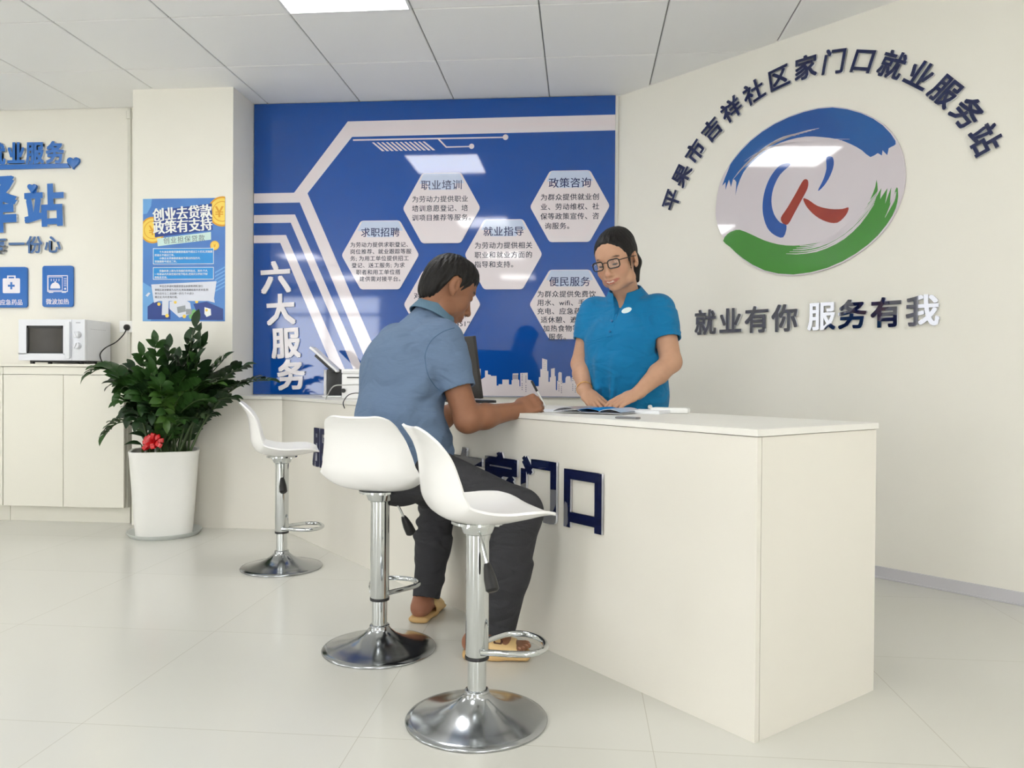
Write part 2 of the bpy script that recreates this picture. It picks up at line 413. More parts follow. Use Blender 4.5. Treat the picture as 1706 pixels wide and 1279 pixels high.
# hexagon plaques: left, top-left, top-right, right, bottom-right, bottom-left corners in the photo
HEX = [
 ('职业培训', '为劳动力提供职业\n培训意愿登记、培\n训项目推荐等服务。', (671.5, 345.5), (800.5, 345.5), (703, 289), (768, 405), .0535, .0635, 'top left white hexagon plaque above the seated man, headed 职业培训'),
 ('求职招聘', '为劳动力提供求职登记、\n岗位推荐、就业跟踪等服\n务; 为用工单位提供招工\n登记、送工服务; 为求\n职者和用工单位搭\n建供需对接平台。', (569.5, 424.5), (698.5, 424.5), (601, 368), (667, 482), .043, .0448, 'left white hexagon plaque with six text lines, headed 求职招聘'),
 ('政策咨询', '为群众提供就业创\n业、劳动维权、社\n保等政策宣传、咨\n询服务。', (883, 343), (1016, 341), (915, 285), (984, 403), .0545, .0635, 'top right white hexagon plaque beside the slanting wall, headed 政策咨询'),
 ('就业指导', '为劳动力提供相关\n职业和就业方面的\n指导和支持。', (774.5, 424), (903.5, 423), (808, 366), (871, 482), .0545, .0615, 'middle white hexagon plaque just right of the man\'s head, headed 就业指导'),
 ('便民服务', '为群众提供免费饮\n用水、wifi、手机\n充电、应急药品、舒\n适休憩、遮雨避风、\n加热食物等便民\n服务。', (882, 508), (1016, 506), (914, 449.5), (984, 565), .0545, .0615, 'white hexagon plaque partly behind the woman, headed 便民服务'),
 ('创业服务', '对有创业需求的人\n员提供创业指导、\n贷款咨询等服务,\n服务热线“12351”', (673, 507), (801, 506), (705, 450.5), (769, 564), .054, .060, 'white hexagon plaque mostly hidden behind the man\'s head and shoulder'),
]
band = mat('heading_tint', (190, 202, 226), .08, spec=.5, noise=.03)
for ti, body, l, r, tl, br_, lh, cs, lab in HEX:
    L_, R_ = PAN.px(*l), PAN.px(*r); T_, B_ = PAN.px(*tl), PAN.px(*br_)
    cx, cy = (L_[0] + R_[0]) / 2, (L_[1] + R_[1]) / 2
    w = (R_[0] - L_[0]) / 2; h = (T_[1] - B_[1]) / 2; cy = (T_[1] + B_[1]) / 2
    tw = w * .5
    raw = [(w, 0), (tw, h), (-tw, h), (-w, 0), (-tw, -h), (tw, -h)]
    pts = []
    for i in range(6):
        a, p, c = Vector(raw[i - 1]), Vector(raw[i]), Vector(raw[(i + 1) % 6]); rr = .018
        p0, p1 = p + (a - p).normalized() * rr, p + (c - p).normalized() * rr
        for k in range(5):
            t = k / 4; pts.append(tuple(p0 * (1 - t) ** 2 + p * 2 * t * (1 - t) + p1 * t * t))
    e = tag(poly(pts, 0, .006, PWHITE, 'hexagon_plaque', None, PAN.M(cx, cy, .0012)), lab, 'plaque', 'hexagon plaques on the blue panel')
    b = MB(); b.prism([(-tw * .93, h * .985), (tw * .93, h * .985), (tw * 1.16, h * .7), (tw * .72, h * .7), (tw * .68, h * .52), (-tw * .68, h * .52), (-tw * .7, h * .7), (-tw * 1.16, h * .7)], .006, .0063)
    b.obj('heading_tint', band, e, smooth=0)
    s = cs * .96
    o = link('heading', text_mesh(ti, s * 1.06 if lh > .044 else .0615, .012, .0005, mats=[mat('heading_ink', (38, 44, 92), .25)], sp=1.06), e, Matrix.Translation((0, h * .66, .0064)))
    n = len(body.split('\n')); ts = lh * .80
    lsp = 1.36 if n <= 4 else (1.26 if lh < .044 else 1.22)
    IND = {'求职招聘': (0, 0, 0, .010, .039, .061), '政策咨询': (0, 0, 0, .027), '便民服务': (0, 0, 0, .0225, .0376, .073), '创业服务': (0, 0, .006, .02)}.get(ti, ())
    me = text_mesh(body, ts, .012, .0004, line=lsp, align='LEFT', sp=1.10, ind=IND)
    xs = [v.co.x for v in me.vertices]; wid = max(xs) - min(xs)
    link('body_text', me, e, Matrix.Translation((-min(xs) - wid / 2 + (.004 if n > 4 else 0), h * (.26 if n <= 4 else .30), .0066)))

# slanted white characters down the left side
for ch, (x, y), sz, rot, where in (('六', (460, 462), .215, 3, 'topmost'), ('大', (468.5, 515.5), .205, 3, 'second from the top'), ('服', (477, 570.5), .205, 3, 'third from the top'), ('务', (486, 624), .200, 3, 'lowest')):
    u, v = PAN.px(x, y)
    o = tag(link('raised_character', text_mesh(ch, sz, .026, .012, mats=[mat('letter_white', (238, 232, 234), .2), CLEAR], sx=.95, shear=0), None, PAN.M(u, v, 0, math.radians(rot))),
        'thick white raised character %s, %s of the four on the blue panel' % (ch, where), 'sign letter', 'white characters on the blue panel')

# ------------------------------------------------------------------ slanting wall: arched name, logo, slogan
ARC = '平果市吉祥社区家门口就业服务站'
for k, ch in enumerate(ARC):
    a = math.radians(156.2 - k * 9.515); u, v = 1.229 + .884 * math.cos(a), 1.604 + .884 * math.sin(a)
    tag(link('raised_character', text_mesh(ch, .124, .022, .012, mats=[NAVY, CLEAR]), None, RIGHT.M(u, v, .004, a - math.pi / 2)),
        'raised dark navy character %s in the arched row over the round logo' % ch, 'sign letter', 'arched name on the slanting wall')
seen = {}
for k, ch in enumerate('就业有你服务有我'):
    u = (.657, .817, .976, 1.135, 1.330, 1.483, 1.641, 1.800)[k]
    nm = ch if ch != '有' else ('有 before 你' if k == 2 else '有 before 我')
    tag(link('raised_character', text_mesh(ch, .146, .02, .010, mats=[MIRNAVY, CLEAR]), None, RIGHT.M(u, 1.24, .004)),
        'glossy navy raised character %s in the straight slogan row under the logo' % nm, 'sign letter', 'slogan on the slanting wall')

LG = lambda x, y: RIGHT.px(1080 + x / 2.46, 60 + y / 2.46)
OUT = smooth_loop([LG(*p) for p in [(282, 700), (300, 600), (350, 510), (420, 430), (520, 360), (640, 310), (760, 291), (880, 315), (970, 365), (1030, 440), (1057, 540), (1050, 640), (1010, 740), (950, 820), (860, 895), (740, 955), (600, 982), (480, 965), (390, 915), (315, 830), (286, 765)]], 5)
OUT = [tuple(p) for p in OUT]
b = MB(); b.prism(OUT, 0, .010, bev=.001)
logo = tag(b.obj('logo_plaque', mat('logo_white', (214, 206, 212), .04, spec=.75, noise=.01), None, RIGHT.M(0, 0, .002)), 'round white acrylic logo plaque with blue and green brush strokes', 'logo sign')
def region(name, pts, m, off, sm=4, streaks=None):
    q = [tuple(p) for p in smooth_loop([LG(*p) for p in pts], sm)] if sm else [LG(*p) for p in pts]
    global b
    b = MB(); b.prism(q, .010 + off, .0104 + off, m)
    if streaks: streaks()
    return b.obj(name, m, logo, smooth=0)
lb = mat('logo_blue', (28, 66, 152), .05, spec=.55, noise=.25, nscale=2.5, var=(38, 110, 176)); lg = mat('logo_green', (70, 142, 58), .05, spec=.55, noise=.08, nscale=4)
lb2 = mat('logo_bright_blue', (36, 86, 168), .05, spec=.55, noise=.1); lr = mat('logo_red', (140, 42, 40), .05, spec=.55, noise=.3, nscale=9, var=(170, 60, 40))
rnd = random.Random(5); STK = mat('logo_streak', (214, 206, 212), .05, spec=.55)
def streak(p0, p1, p2, w):
    P = [(Vector(LG(*p0)) * (1 - t) ** 2 + Vector(LG(*p1)) * 2 * t * (1 - t) + Vector(LG(*p2)) * t * t) for t in [i / 10 for i in range(11)]]
    w = w / 2.46 / 395; A, B = [], []
    for i, p in enumerate(P):
        d = (P[min(i + 1, 10)] - P[max(i - 1, 0)]).normalized(); nrm = Vector((-d.y, d.x)); ww = w * (.25 + .75 * math.sin(math.pi * i / 10)) * rnd.uniform(.6, 1.1)
        A.append(tuple(p + nrm * ww)); B.append(tuple(p - nrm * ww))
    b.prism(A + B[::-1], .0104, .0107, STK)
def streaks_top():
    for k in range(7): streak((352 + k * 5, 590 - k * 6), (470 + k * 10, 420 - k * 3 + rnd.uniform(-6, 6)), (705 - k * 16, 380 + k * 5), 4.5)
    for k in range(3): streak((400 + k * 20, 515 - k * 8), (520, 415 + k * 4), (830 - k * 30, 425 + k * 5), 3)
def streaks_low():
    for k in range(7): streak((570 + k * 14, 893 - k * 8), (800 - k * 4, 905 - k * 10 + rnd.uniform(-6, 6)), (930 + k * 3, 690 - k * 9), 4.5)
    for k in range(4): streak((975 + k * 9, 745 - k * 16), (1000 + k * 4, 700 - k * 6), (1012 + k * 3, 640), 3)
region('blue_stroke', [(308, 615), (335, 545), (352, 512), (424, 432), (522, 363), (641, 314), (760, 295), (878, 319), (966, 368), (1018, 432), (1010, 452), (990, 462), (984, 490), (965, 470), (962, 492), (945, 482), (915, 498), (880, 470), (835, 445), (780, 425), (715, 416), (650, 414), (580, 428), (520, 452), (470, 485), (430, 520), (395, 560), (370, 620), (362, 655), (366, 600), (352, 590), (344, 620), (336, 590), (322, 632), (322, 600)], lb, 0, 2, streaks_top)
region('green_stroke', [(312, 840), (330, 812), (352, 800), (380, 795), (430, 815), (480, 838), (540, 855), (600, 860), (660, 855), (720, 842), (780, 815), (830, 780), (880, 730), (915, 670), (935, 620), (940, 590), (945, 630), (940, 660), (960, 625), (955, 670), (985, 625), (975, 690), (1000, 622), (995, 690), (1022, 622), (1028, 640), (1026, 680), (1005, 738), (946, 818), (856, 892), (738, 951), (600, 978), (482, 961), (393, 912), (340, 865)], lg, 0, 2, streaks_low)
region('blue_crescent', [(588, 528), (545, 570), (518, 625), (510, 680), (520, 730), (545, 765), (572, 778), (558, 826), (520, 815), (492, 785), (476, 735), (474, 685), (484, 630), (505, 580), (535, 540), (560, 525)], lb2, 0, 3)
region('blue_tail', [(735, 500), (760, 498), (765, 530), (750, 575), (725, 615), (700, 636), (722, 590), (735, 545)], lb2, 0, 3)
region('red_stroke', [(648, 588), (660, 595), (658, 625), (635, 670), (605, 725), (578, 772), (556, 768), (549, 745), (575, 705), (610, 645), (635, 600)], lr, 0, 3)
region('red_stroke', [(640, 668), (660, 672), (700, 698), (750, 710), (800, 710), (826, 704), (815, 735), (780, 766), (735, 762), (690, 738), (655, 702)], lr, .0002, 3)

# ------------------------------------------------------------------ left part of the back wall: raised blue lettering and icons
BK = lambda x, y: BACK.px(x, y)
LZ = lambda x, y: (x / 4.0, 220 + y / 4.0)
grp = 'blue lettering on the left wall'
for ch, p, s, sx in (('就', LZ(-14, 150), .150, .9), ('业', LZ(120, 146), .150, .86), ('服', LZ(245, 142), .150, .86), ('务', LZ(378, 140), .150, .86)):
    u, v = BK(*p)
    tag(link('raised_character', text_mesh(ch, s, .03, .016, mats=[SIGNBLUE, CLEAR], sx=sx), None, BACK.M(u, v, .003)), 'raised blue character %s in the row above the long underline' % ch, 'sign letter', grp)
for ch, p, s in (('驿', LZ(-62, 480), .40), ('站', LZ(305, 492), .285)):
    u, v = BK(*p)
    tag(link('raised_character', text_mesh(ch, s, .03, .016, mats=[SIGNBLUE, CLEAR]), None, BACK.M(u, v, .003, math.radians(2))), 'very large raised blue character %s on the left wall' % ch, 'sign letter', grp)
def heart(s):
    return [(s * (16 * math.sin(t) ** 3) / 34, s * (13 * math.cos(t) - 5 * math.cos(2 * t) - 2 * math.cos(3 * t) - math.cos(4 * t) + 2.4) / 34) for t in [2 * math.pi * k / 40 for k in range(40)]]
u, v = BK(*LZ(498, 212)); b = MB(); b.prism(heart(.092), 0, .016, bev=.002); tag(b.obj('raised_heart', SIGNBLUE, None, BACK.M(u, v, .003)), 'raised blue heart at the right end of the underline', 'sign ornament', 'blue hearts on the left wall')
u, v = BK(*LZ(236, 383)); b = MB(); b.prism(heart(.068), 0, .016, bev=.002); tag(b.obj('raised_heart', SIGNBLUE, None, BACK.M(u, v, .0195)), 'small raised blue heart on top of the character 站', 'sign ornament', 'blue hearts on the left wall')
A, B_ = BK(*LZ(-200, 240)), BK(*LZ(478, 226)); b = MB(); b.prism([(A[0], A[1] - .018), (B_[0], B_[1] - .015), (B_[0] - .02, B_[1] + .014), (A[0], A[1] + .016)], 0, .012, bev=.001)
tag(b.obj('underline_bar', SIGNBLUE, None, BACK.M(0, 0, .003), smooth=0), 'long raised blue underline bar ending at the heart', 'sign ornament')
GB = mat('sign_greyblue', (72, 108, 160), .25, noise=.05)
for ch, p, s in (('每', LZ(2, 758), .118), ('一', LZ(122, 748), .118), ('份', LZ(240, 752), .118), ('心', LZ(362, 750), .118)):
    u, v = BK(*p)
    tag(link('raised_character', text_mesh(ch, s, .02, .014, mats=[GB, CLEAR]), None, BACK.M(u, v, .003)), 'small raised grey blue character %s in the row above the icons' % ch, 'sign letter', grp)
# icon plaques
IW = mat('icon_white', (236, 232, 240), .25)
def icon(px0, px1, py0, py1, lab, cap):
    a, c = BK(px0, py1), BK(px1, py0); w, h = c[0] - a[0], c[1] - a[1]
    b = MB(); b.prism(rrect(w, h, .016), 0, .012, bev=.001)
    e = tag(b.obj('icon_plaque', SIGNBLUE, None, BACK.M((a[0] + c[0]) / 2, (a[1] + c[1]) / 2, .003)), lab, 'sign plaque', 'icon plaques above the microwave')
    link('caption', text_mesh(cap, .0405, .01, .0006, mats=[IW]), e, Matrix.Translation((0, -h * .37, .0122)))
    return e, w, h
e, w, h = icon(-4, 47.5, 445, 512.5, 'blue rounded icon plaque with a white first aid case', '应急药品')
b = MB(); y0 = .01; b.prism(rrect(.122, .098, .008, cy=y0), .012, .0126); b.prism([(-.03, y0 + .049), (-.03, y0 + .068), (.03, y0 + .068), (.03, y0 + .049), (.02, y0 + .049), (.02, y0 + .059), (-.02, y0 + .059), (-.02, y0 + .049)], .012, .0126); b.obj('case_symbol', IW, e, smooth=0)
b = MB(); b.box((0, y0, .0128), (.048, .014, .0006)); b.box((0, y0, .0128), (.014, .048, .0008)); b.obj('cross_symbol', SIGNBLUE, e, smooth=0)
e, w, h = icon(73, 124, 443, 511.5, 'blue rounded icon plaque with a white oven drawing', '微波加热')
b = MB(); y0 = .018
def ring(w, h, t, cx, cy):
    for d in ((w, t, 0, h / 2), (w, t, 0, -h / 2), (t, h, w / 2, 0), (t, h, -w / 2, 0)): b.box((cx + d[2], cy + d[3], .0123), (d[0] + (t if d[0] == w else 0), d[1], .0006))
ring(.138, .104, .0055, 0, y0); ring(.098, .088, .0035, -.016, y0)
b.prism([(-.05, y0 - .032), (.018, y0 - .032)] + [(-.016 + .034 * math.cos(t), y0 - .026 + .034 * math.sin(t)) for t in [math.pi * k / 12 for k in range(13)]], .012, .0126)
b.prism(disc((-.016, y0 + .010), .006, 10), .012, .0126)
for k in range(4): b.box((-.044 + k * .018, y0 + .024, .0123), (.004, .016, .0006), M=None)
for k in range(5): b.box((.053, y0 + .034 - k * .012, .0123), (.018, .004, .0006))
b.prism(disc((.053, y0 - .034), .007, 10), .012, .0126); b.box((-.045, y0 - .058, .0123), (.03, .005, .0006)); b.box((.045, y0 - .058, .0123), (.03, .005, .0006))
b.obj('oven_symbol', IW, e, smooth=0)

# ------------------------------------------------------------------ poster on the column
pa, pb = COLF.px(238, 535), COLF.px(375.5, 329.5); pw, ph = pb[0] - pa[0], pb[1] - pa[1]
b = MB(); b.box((0, 0, .001), (pw, ph, .002))
poster = tag(b.obj('poster', mat('poster_blue', (40, 84, 176), .3, noise=.3, nscale=2.2, var=(96, 160, 226)), None, COLF.M(pa[0] + pw / 2, pa[1] + ph / 2, 0), smooth=0), 'blue loan policy poster with gold coins on the column above the plant', 'poster')
pz = lambda x, y: ((238 + 137.5 * x - 238 - 137.5 / 2) / 137.5 * pw, (.5 - y) * ph)       # fractions of the poster
def pp(pts, off, m, name): b = MB(); b.prism(pts, .002 + off, .0023 + off); return b.obj(name, m, poster, smooth=0)
navy = mat('poster_navy', (28, 62, 140), .3, noise=.1); pw_ = mat('poster_white', (244, 246, 242), .3, noise=.01); gold = mat('poster_gold', (246, 200, 60), .3, noise=.15, nscale=14, var=(250, 226, 110)); gold2 = mat('poster_gold_rim', (226, 160, 30), .3)
sky = mat('poster_box', (34, 146, 222), .3, noise=.06); pale = mat('poster_pale', (222, 226, 238), .3, noise=.03); mint = mat('poster_mint', (206, 232, 226), .3, noise=.04); ltb = mat('poster_light_blue', (110, 170, 226), .3, noise=.08)
q = [pz(0, 0), pz(.11, 0), pz(.10, .06), pz(.05, .12), pz(0, .125)]; pp(q, 0, ltb, 'corner_shape')
for k in range(6): pp([pz(.88, .60 + k * .03), pz(.999, .555 + k * .03), pz(.999, .567 + k * .03), pz(.88, .612 + k * .03)], 0, ltb, 'diagonal_stripe')
pp([pz(0, .68), pz(.12, .73), pz(.16, .86), pz(.10, .999), pz(0, .999)], 0, ltb, 'corner_shape')
for (cx, cy, r) in ((.965, .11, .175), (.12, .255, .155), (.875, .385, .055)):
    c = pz(cx, cy); cl = lambda q: [(min(max(x, -pw / 2 + .0005), pw / 2 - .0005), y) for x, y in q]
    pp(cl(disc(c, r * pw, 36)), .0002, gold2, 'coin'); pp(cl(disc((c[0], c[1]), r * pw * .88, 36)), .0006, gold, 'coin_face'); pp(cl(disc((c[0], c[1]), r * pw * .68, 36)), .0008, gold2, 'coin_ring'); pp(cl(disc((c[0], c[1]), r * pw * .63, 36)), .001, gold, 'coin_center')
    link('coin_mark', text_mesh('¥', r * pw * 1.0, .02, .0003, mats=[gold2]), poster, Matrix.Translation((min(c[0], pw / 2 - r * pw * .4), c[1], .0033)))
pp([pz(.125, .10), pz(.84, .045), pz(.85, .26), pz(.15, .315)], .0012, navy, 'title_shadow')
rt = math.radians(3.6)
for s, (x, y), sz in (('创业去贷款', (.482, .118), .086), ('政策有支持', (.487, .222), .086)):
    link('title', text_mesh(s, sz, .035, .0006, mats=[pw_], sx=.88), poster, Matrix.Translation((*pz(x, y), .0038)) @ Matrix.Rotation(rt, 4, 'Z'))
pp([pz(.175, .325), pz(.83, .275), pz(.832, .338), pz(.185, .388)], .0012, mint, 'subtitle_band')
link('subtitle', text_mesh('创业担保贷款', .041, .0, .0004, mats=[mat('poster_grey_ink', (96, 110, 116), .4)], sp=1.18), poster, Matrix.Translation((*pz(.505, .332), .0037)) @ Matrix.Rotation(rt, 4, 'Z'))
for (x0, y0, x1, y1, txt, ntx) in ((.127, .405, .865, .535, '　　个人创业担保贷款额度最高不超过三十万元,贷款期\n限最长不超过三年。\n　　小微企业贷款额度最高不超过四百万元,\n贷款期限不超过二年。', 4), (.127, .56, .865, .66, '　　贷款利率上限为市场报价利率加点。其中,个人\n一年期以内贷款按规定给予贴息,按规定比例给予财\n政贴息支持。', 3)):
    pp([pz(x0, y1), pz(x1, y1), pz(x1, y0), pz(x0, y0)], .0012, pw_, 'text_box_border'); i = .006; pp([pz(x0 + i, y1 - i * .7), pz(x1 - i, y1 - i * .7), pz(x1 - i, y0 + i * .7), pz(x0 + i, y0 + i * .7)], .0014, sky, 'text_box')
    me = text_mesh(txt, .0152, .012, .0003, line=1.28, align='LEFT', mats=[pw_], res=1); link('box_text', me, poster, Matrix.Translation((pz(x0 + .02, 0)[0], pz(0, y0 + .03)[1], .0042)))
pp([pz(.105, .70), pz(.24, .695), pz(.90, .675), pz(.87, .815), pz(.88, .85), pz(.80, .835), pz(.20, .835), pz(.14, .85)], .0012, pale, 'note_panel')
link('note_text', text_mesh('　　每位在申请时需提供营业执照等资料,银行\n审核后发放额度为五万元,每年按期结息并还本金,利\n率为百分之二,全区统一执行,个人或小\n微企业,均可咨询办理。', .0152, .012, .0003, line=1.45, align='LEFT', mats=[mat('poster_text_ink', (92, 92, 104), .4)], res=1), poster, Matrix.Translation((pz(.15, 0)[0], pz(0, .715)[1], .0040)))
pp([pz(.06, .88), pz(.16, .83), pz(.34, .90), pz(.34, .985), pz(.06, .985)], .0003, navy, 'city_block'); pp([pz(.62, .86), pz(.78, .84), pz(.98, .90), pz(.98, .99), pz(.70, .99)], .0003, navy, 'city_block')
pp([pz(.24, .83), pz(.32, .83), pz(.315, .95), pz(.235, .95)], .0004, pale, 'city_tower'); pp([pz(.33, .84), pz(.50, .82), pz(.58, .85), pz(.60, .94), pz(.45, .97), pz(.33, .90)], .0005, pale, 'city_tower')
pp([pz(.42, .885), pz(.52, .87), pz(.53, .92), pz(.43, .935)], .0008, mat('poster_grey', (150, 156, 160), .4), 'city_window'); pp([pz(.53, .90), pz(.60, .90), pz(.60, .945), pz(.53, .945)], .0008, MATS['poster_grey'], 'city_window')
pp([pz(.62, .90), pz(.70, .93), pz(.58, .985), pz(.56, .96)], .0007, mat('poster_green', (120, 186, 110), .4), 'city_lawn'); pp([pz(.755, .885), pz(.83, .90), pz(.835, .95), pz(.78, .965), pz(.755, .94)], .0007, pw_, 'city_tower')
for (x, y, r) in ((.30, .955, .022), (.51, .96, .022), (.20, .86, .02), (.66, .84, .02), (.78, .91, .016), (.40, .845, .018)): pp(disc(pz(x, y), r * pw, 12), .001, gold, 'coin')
pp([pz(.035, .79), pz(.07, .765), pz(.095, .77), pz(.06, .80)], .0004, pale, 'paper_scrap')
# ------------------------------------------------------------------ reception counter
TOP = .80
A = Vector((.446, 2.014)); FD = Vector((-.665, .747)).normalized(); IN = Vector((.747, .665)).normalized()
C = A + FD * ((4.527 - A.y) / FD.y); Bk = A + IN * .585; E_ = Bk + FD * ((4.845 - Bk.y) / FD.y)
COUNT = Plane((C.x, C.y, 0), (-FD.x, -FD.y, 0))
L3 = lambda v, z=0: Vector((v.x, v.y, z))
cnt = empty('reception_counter', (C.x, C.y, 0), 'long white reception counter with navy lettering on its front', 'counter')
off = Matrix.Translation((-C.x, -C.y, 0))
def outline(g):      # counter outline pulled in by g
    a = A + IN * g + FD * g; bk = Bk - IN * g + FD * g; e = Vector((E_.x, 4.845)); c = Vector((C.x + .0, C.y + g)) + Vector((.0, 0))
    c = a + FD * ((4.527 + g - a.y) / FD.y)
    return [a, bk, e + Vector((-g, 0)), Vector((-2.111, 4.845)), Vector((-2.111, 4.553)), Vector((-2.42, 4.553)), Vector((-2.42, 4.527 + g)), c]
b = MB(); o_ = outline(.0225); o_[0] = A + IN * .0245 + FD * .005; o_[1] = Bk - IN * .004 + FD * .005
b.prism([tuple(p) for p in o_], 0, TOP - .0200); b.obj('body', CREAM, cnt, off, smooth=0)
b = MB(); a0 = A + IN * .004 + FD * .004; c0 = a0 + FD * ((4.531 - a0.y) / FD.y); a1 = a0 + IN * .017; c1 = a1 + FD * ((4.548 - a1.y) / FD.y)
b.prism([tuple(p) for p in (a0, a1, c1, Vector((-2.42, 4.548)), Vector((-2.42, 4.531)), c0)], 0, TOP - .0200, bev=.0008); b.obj('front_panel', CREAM, cnt, off, smooth=0)
b = MB(); b.prism([tuple(p) for p in outline(0)], TOP - .018, TOP, bev=.001); b.obj('countertop', LAMW, cnt, off, smooth=0)
CTEXT = []
for k, ch in enumerate('服务就在家门口'):
    u = (.605, .835, 1.805, 2.035, 2.260, 2.481, 2.709)[k]
    nm = {0: 'at the far left of the counter front', 5: 'beside the last one on the counter front', 6: 'at the right end of the counter front'}.get(k, 'on the counter front behind the stools')
    tag(link('raised_character', text_mesh(ch, .222, .030, .008, mats=[MIRNAVY if k > 2 else NAVY, CLEAR]), None, COUNT.M(u, .542, -.001)), 'large navy raised character %s %s' % (ch, nm), 'sign letter', 'lettering on the counter front')

# ------------------------------------------------------------------ base cabinets, worktop, microwave, socket
CABW = mat('cabinet_white', (234, 231, 219), .4, noise=.008, nscale=4)
YK = 4.545; seams = [-2.79 - .0, -3.525, -4.26, -4.995]
def cabinet_line(xr, lab):
    w = .793; e = empty('base_cabinet', (xr - w / 2, YK, 0), lab, 'cabinet', 'base cabinets on the left wall')
    b = MB(); b.box((0, .17, .5), (w - .001, .26, .80)); b.box((0, .19, .05), (w - .001, .25, .1)); b.box((0, .022, .946), (w - .001, .04, .046)); b.obj('carcass', CABW, e, smooth=0)
    for sx in (-1, 1):
        b = MB(); b.box((sx * w / 4, .0095, .512), (w / 2 - .004, .018, .816), bev=.0012); b.obj('door', CABW, e, smooth=0)
WT = .985
XCAB = -2.796
cabinet_line(XCAB, 'white base cabinet with two plain doors left of the plant pot')
cabinet_line(XCAB - .795, 'white base cabinet at the left edge of the photo, mostly cut off')
b = MB(); b.box((XCAB - .795, YK + .155, WT - .005), (1.590, .325, .016), bev=.001)
tag(b.obj('worktop', CABW, smooth=0), 'thin white worktop over the base cabinets, under the microwave', 'worktop')
WTOP = WT + .003
mx0, mx1 = -3.508, -3.070; mz0, mz1 = WTOP + .022, WTOP + .022 + .255; ym, yb = 4.575, 4.838; mw, mh, md = mx1 - mx0, mz1 - mz0, yb - ym
mwv = empty('microwave_oven', ((mx0 + mx1) / 2, ym, WTOP), 'white microwave oven with two dials and a dark window', 'microwave')
MWW = mat('microwave_white', (232, 234, 240), .3, noise=.01)
b = MB(); b.box((0, .02 + (md - .02) / 2, .022 + mh / 2), (mw, md - .02, mh), bev=.003); b.obj('casing', MWW, mwv)
dw = mw * .80; b = MB(); dx = -mw / 2 + dw / 2
for (x, z, w, h) in ((dx, .022 + mh * .925, dw, mh * .15), (dx, .022 + mh * .085, dw, mh * .17), (-mw / 2 + .026, .022 + mh * .5, .052, mh * .70), (-mw / 2 + dw - .028, .022 + mh * .5, .056, mh * .70)): b.box((x, .008, z), (w - .001, .02, h))
door = b.obj('door', MWW, mwv, smooth=0)
b = MB(); b.box((-mw / 2 + .026 + (dw - .054) / 2, .010, .022 + mh * .505), (dw - .1, .012, mh * .69)); win = b.obj('window', mat('microwave_glass', (60, 56, 50), .12, spec=.25, noise=.35, nscale=8), door, smooth=0)
b = MB(); wx = -mw / 2 + .026 + (dw - .054) / 2
for sx in (-1, 1): b.box((wx + sx * (dw - .115) / 2, .0015, .022 + mh * .505), (.016, .004, mh * .69)); b.box((wx, .0015, .022 + mh * .505 + sx * mh * .318), (dw - .1, .004, .014))
b.obj('window_border', mat('microwave_black', (20, 20, 22), .35, noise=.05), door, smooth=0)
b = MB(); b.prism(rrect(.030, mh * .9, .006), 0, .02, bev=.004, m=MWW); b.obj('handle', MWW, door, Matrix.Translation((-mw / 2 + dw - .019, .001, .022 + mh * .5)) @ Matrix.Rotation(math.pi / 2, 4, 'X'))
cp = MB(); cp.box((mw / 2 - (mw - dw) / 2, .008, .022 + mh / 2), (mw - dw - .001, .02, mh), bev=.002); pnl = cp.obj('control_panel', MWW, mwv)
for z in (.63, .36):
    k = MB(); k.lathe([(0, .028), (.017, .028), (.021, .024), (.0225, 0)], n=32); k.box((0, 0, .031), (.006, .038, .010), bev=.002)
    k.obj('dial', MWW, pnl, Matrix.Translation((mw / 2 - (mw - dw) / 2, -.002, .022 + mh * z)) @ Matrix.Rotation(math.pi / 2, 4, 'X') @ Matrix.Rotation(.5 if z > .5 else -.4, 4, 'Z'))
k = MB(); k.box((mw / 2 - (mw - dw) / 2, -.0025, .022 + mh * .92), (.030, .001, .004)); k.obj('badge', mat('badge_grey', (150, 152, 160), .3, noise=.05), pnl, smooth=0)
b = MB(); b.box((.02, .13, .017), (mw - .06, md - .08, .010))
for sx in (-1, 1):
    for yy in (.05, md - .05): b.lathe([(.013, 0), (.015, .022)], c=(sx * (mw / 2 - .055), yy, 0), n=16, close=True)
b.obj('underside_feet', DARK, mwv)
b = MB()
for k in range(9): b.box((mw / 2 + .0004, .06 + k * .018, .022 + mh * .78), (.001, .010, .003))
b.obj('side_vents', mat('vent_grey', (196, 198, 204), .4), mwv, smooth=0)
su, sv = BACK.px(212, 544)
b = MB(); b.box((0, 0, .006), (.092, .075, .012), bev=.003)
for sx in (-1, 1):
    for (x, y) in ((0, .016), (-.012, -.012), (.012, -.012)): b.box((sx * .021 + x, y, .0123), (.004, .009, .0008), mat('socket_hole', (90, 90, 90), .5))
SOW = mat('socket_white', (250, 250, 248), .3, noise=.01); b.mats.insert(0, SOW)
so = tag(b.obj('wall_socket', SOW, None, BACK.M(su, sv, .0005), smooth=0), 'white double wall socket right of the microwave', 'socket')
for p in so.data.polygons:
    p.material_index = 0 if p.center.z < .0119 else p.material_index
plug = BACK.at(su + .008, sv - .006, 0)
e = empty('power_cord', plug, 'black plug and cord running from the socket to the microwave', 'power cord')
b = MB(); b.lathe([(0, .034), (.010, .034), (.019, .026), (.021, .010)], n=24, M=Matrix.Rotation(math.pi / 2, 4, 'X'), close=True); b.obj('plug', DARK, e)
P = [Vector(p) for p in ((0, -.022, -.012), (-.004, -.05, -.05), (-.03, -.09, -.10), (-.07, -.13, -.135), (-.093, -.15, -.17), (-.096, -.15, -.2), (-.09, -.13, -.235), (-.075, -.09, -.2455), (-.06, -.06, -.2465))]
P = [Vector((p.x, p.y, max(p.z, WTOP + .0045 - plug.z))) for p in P]
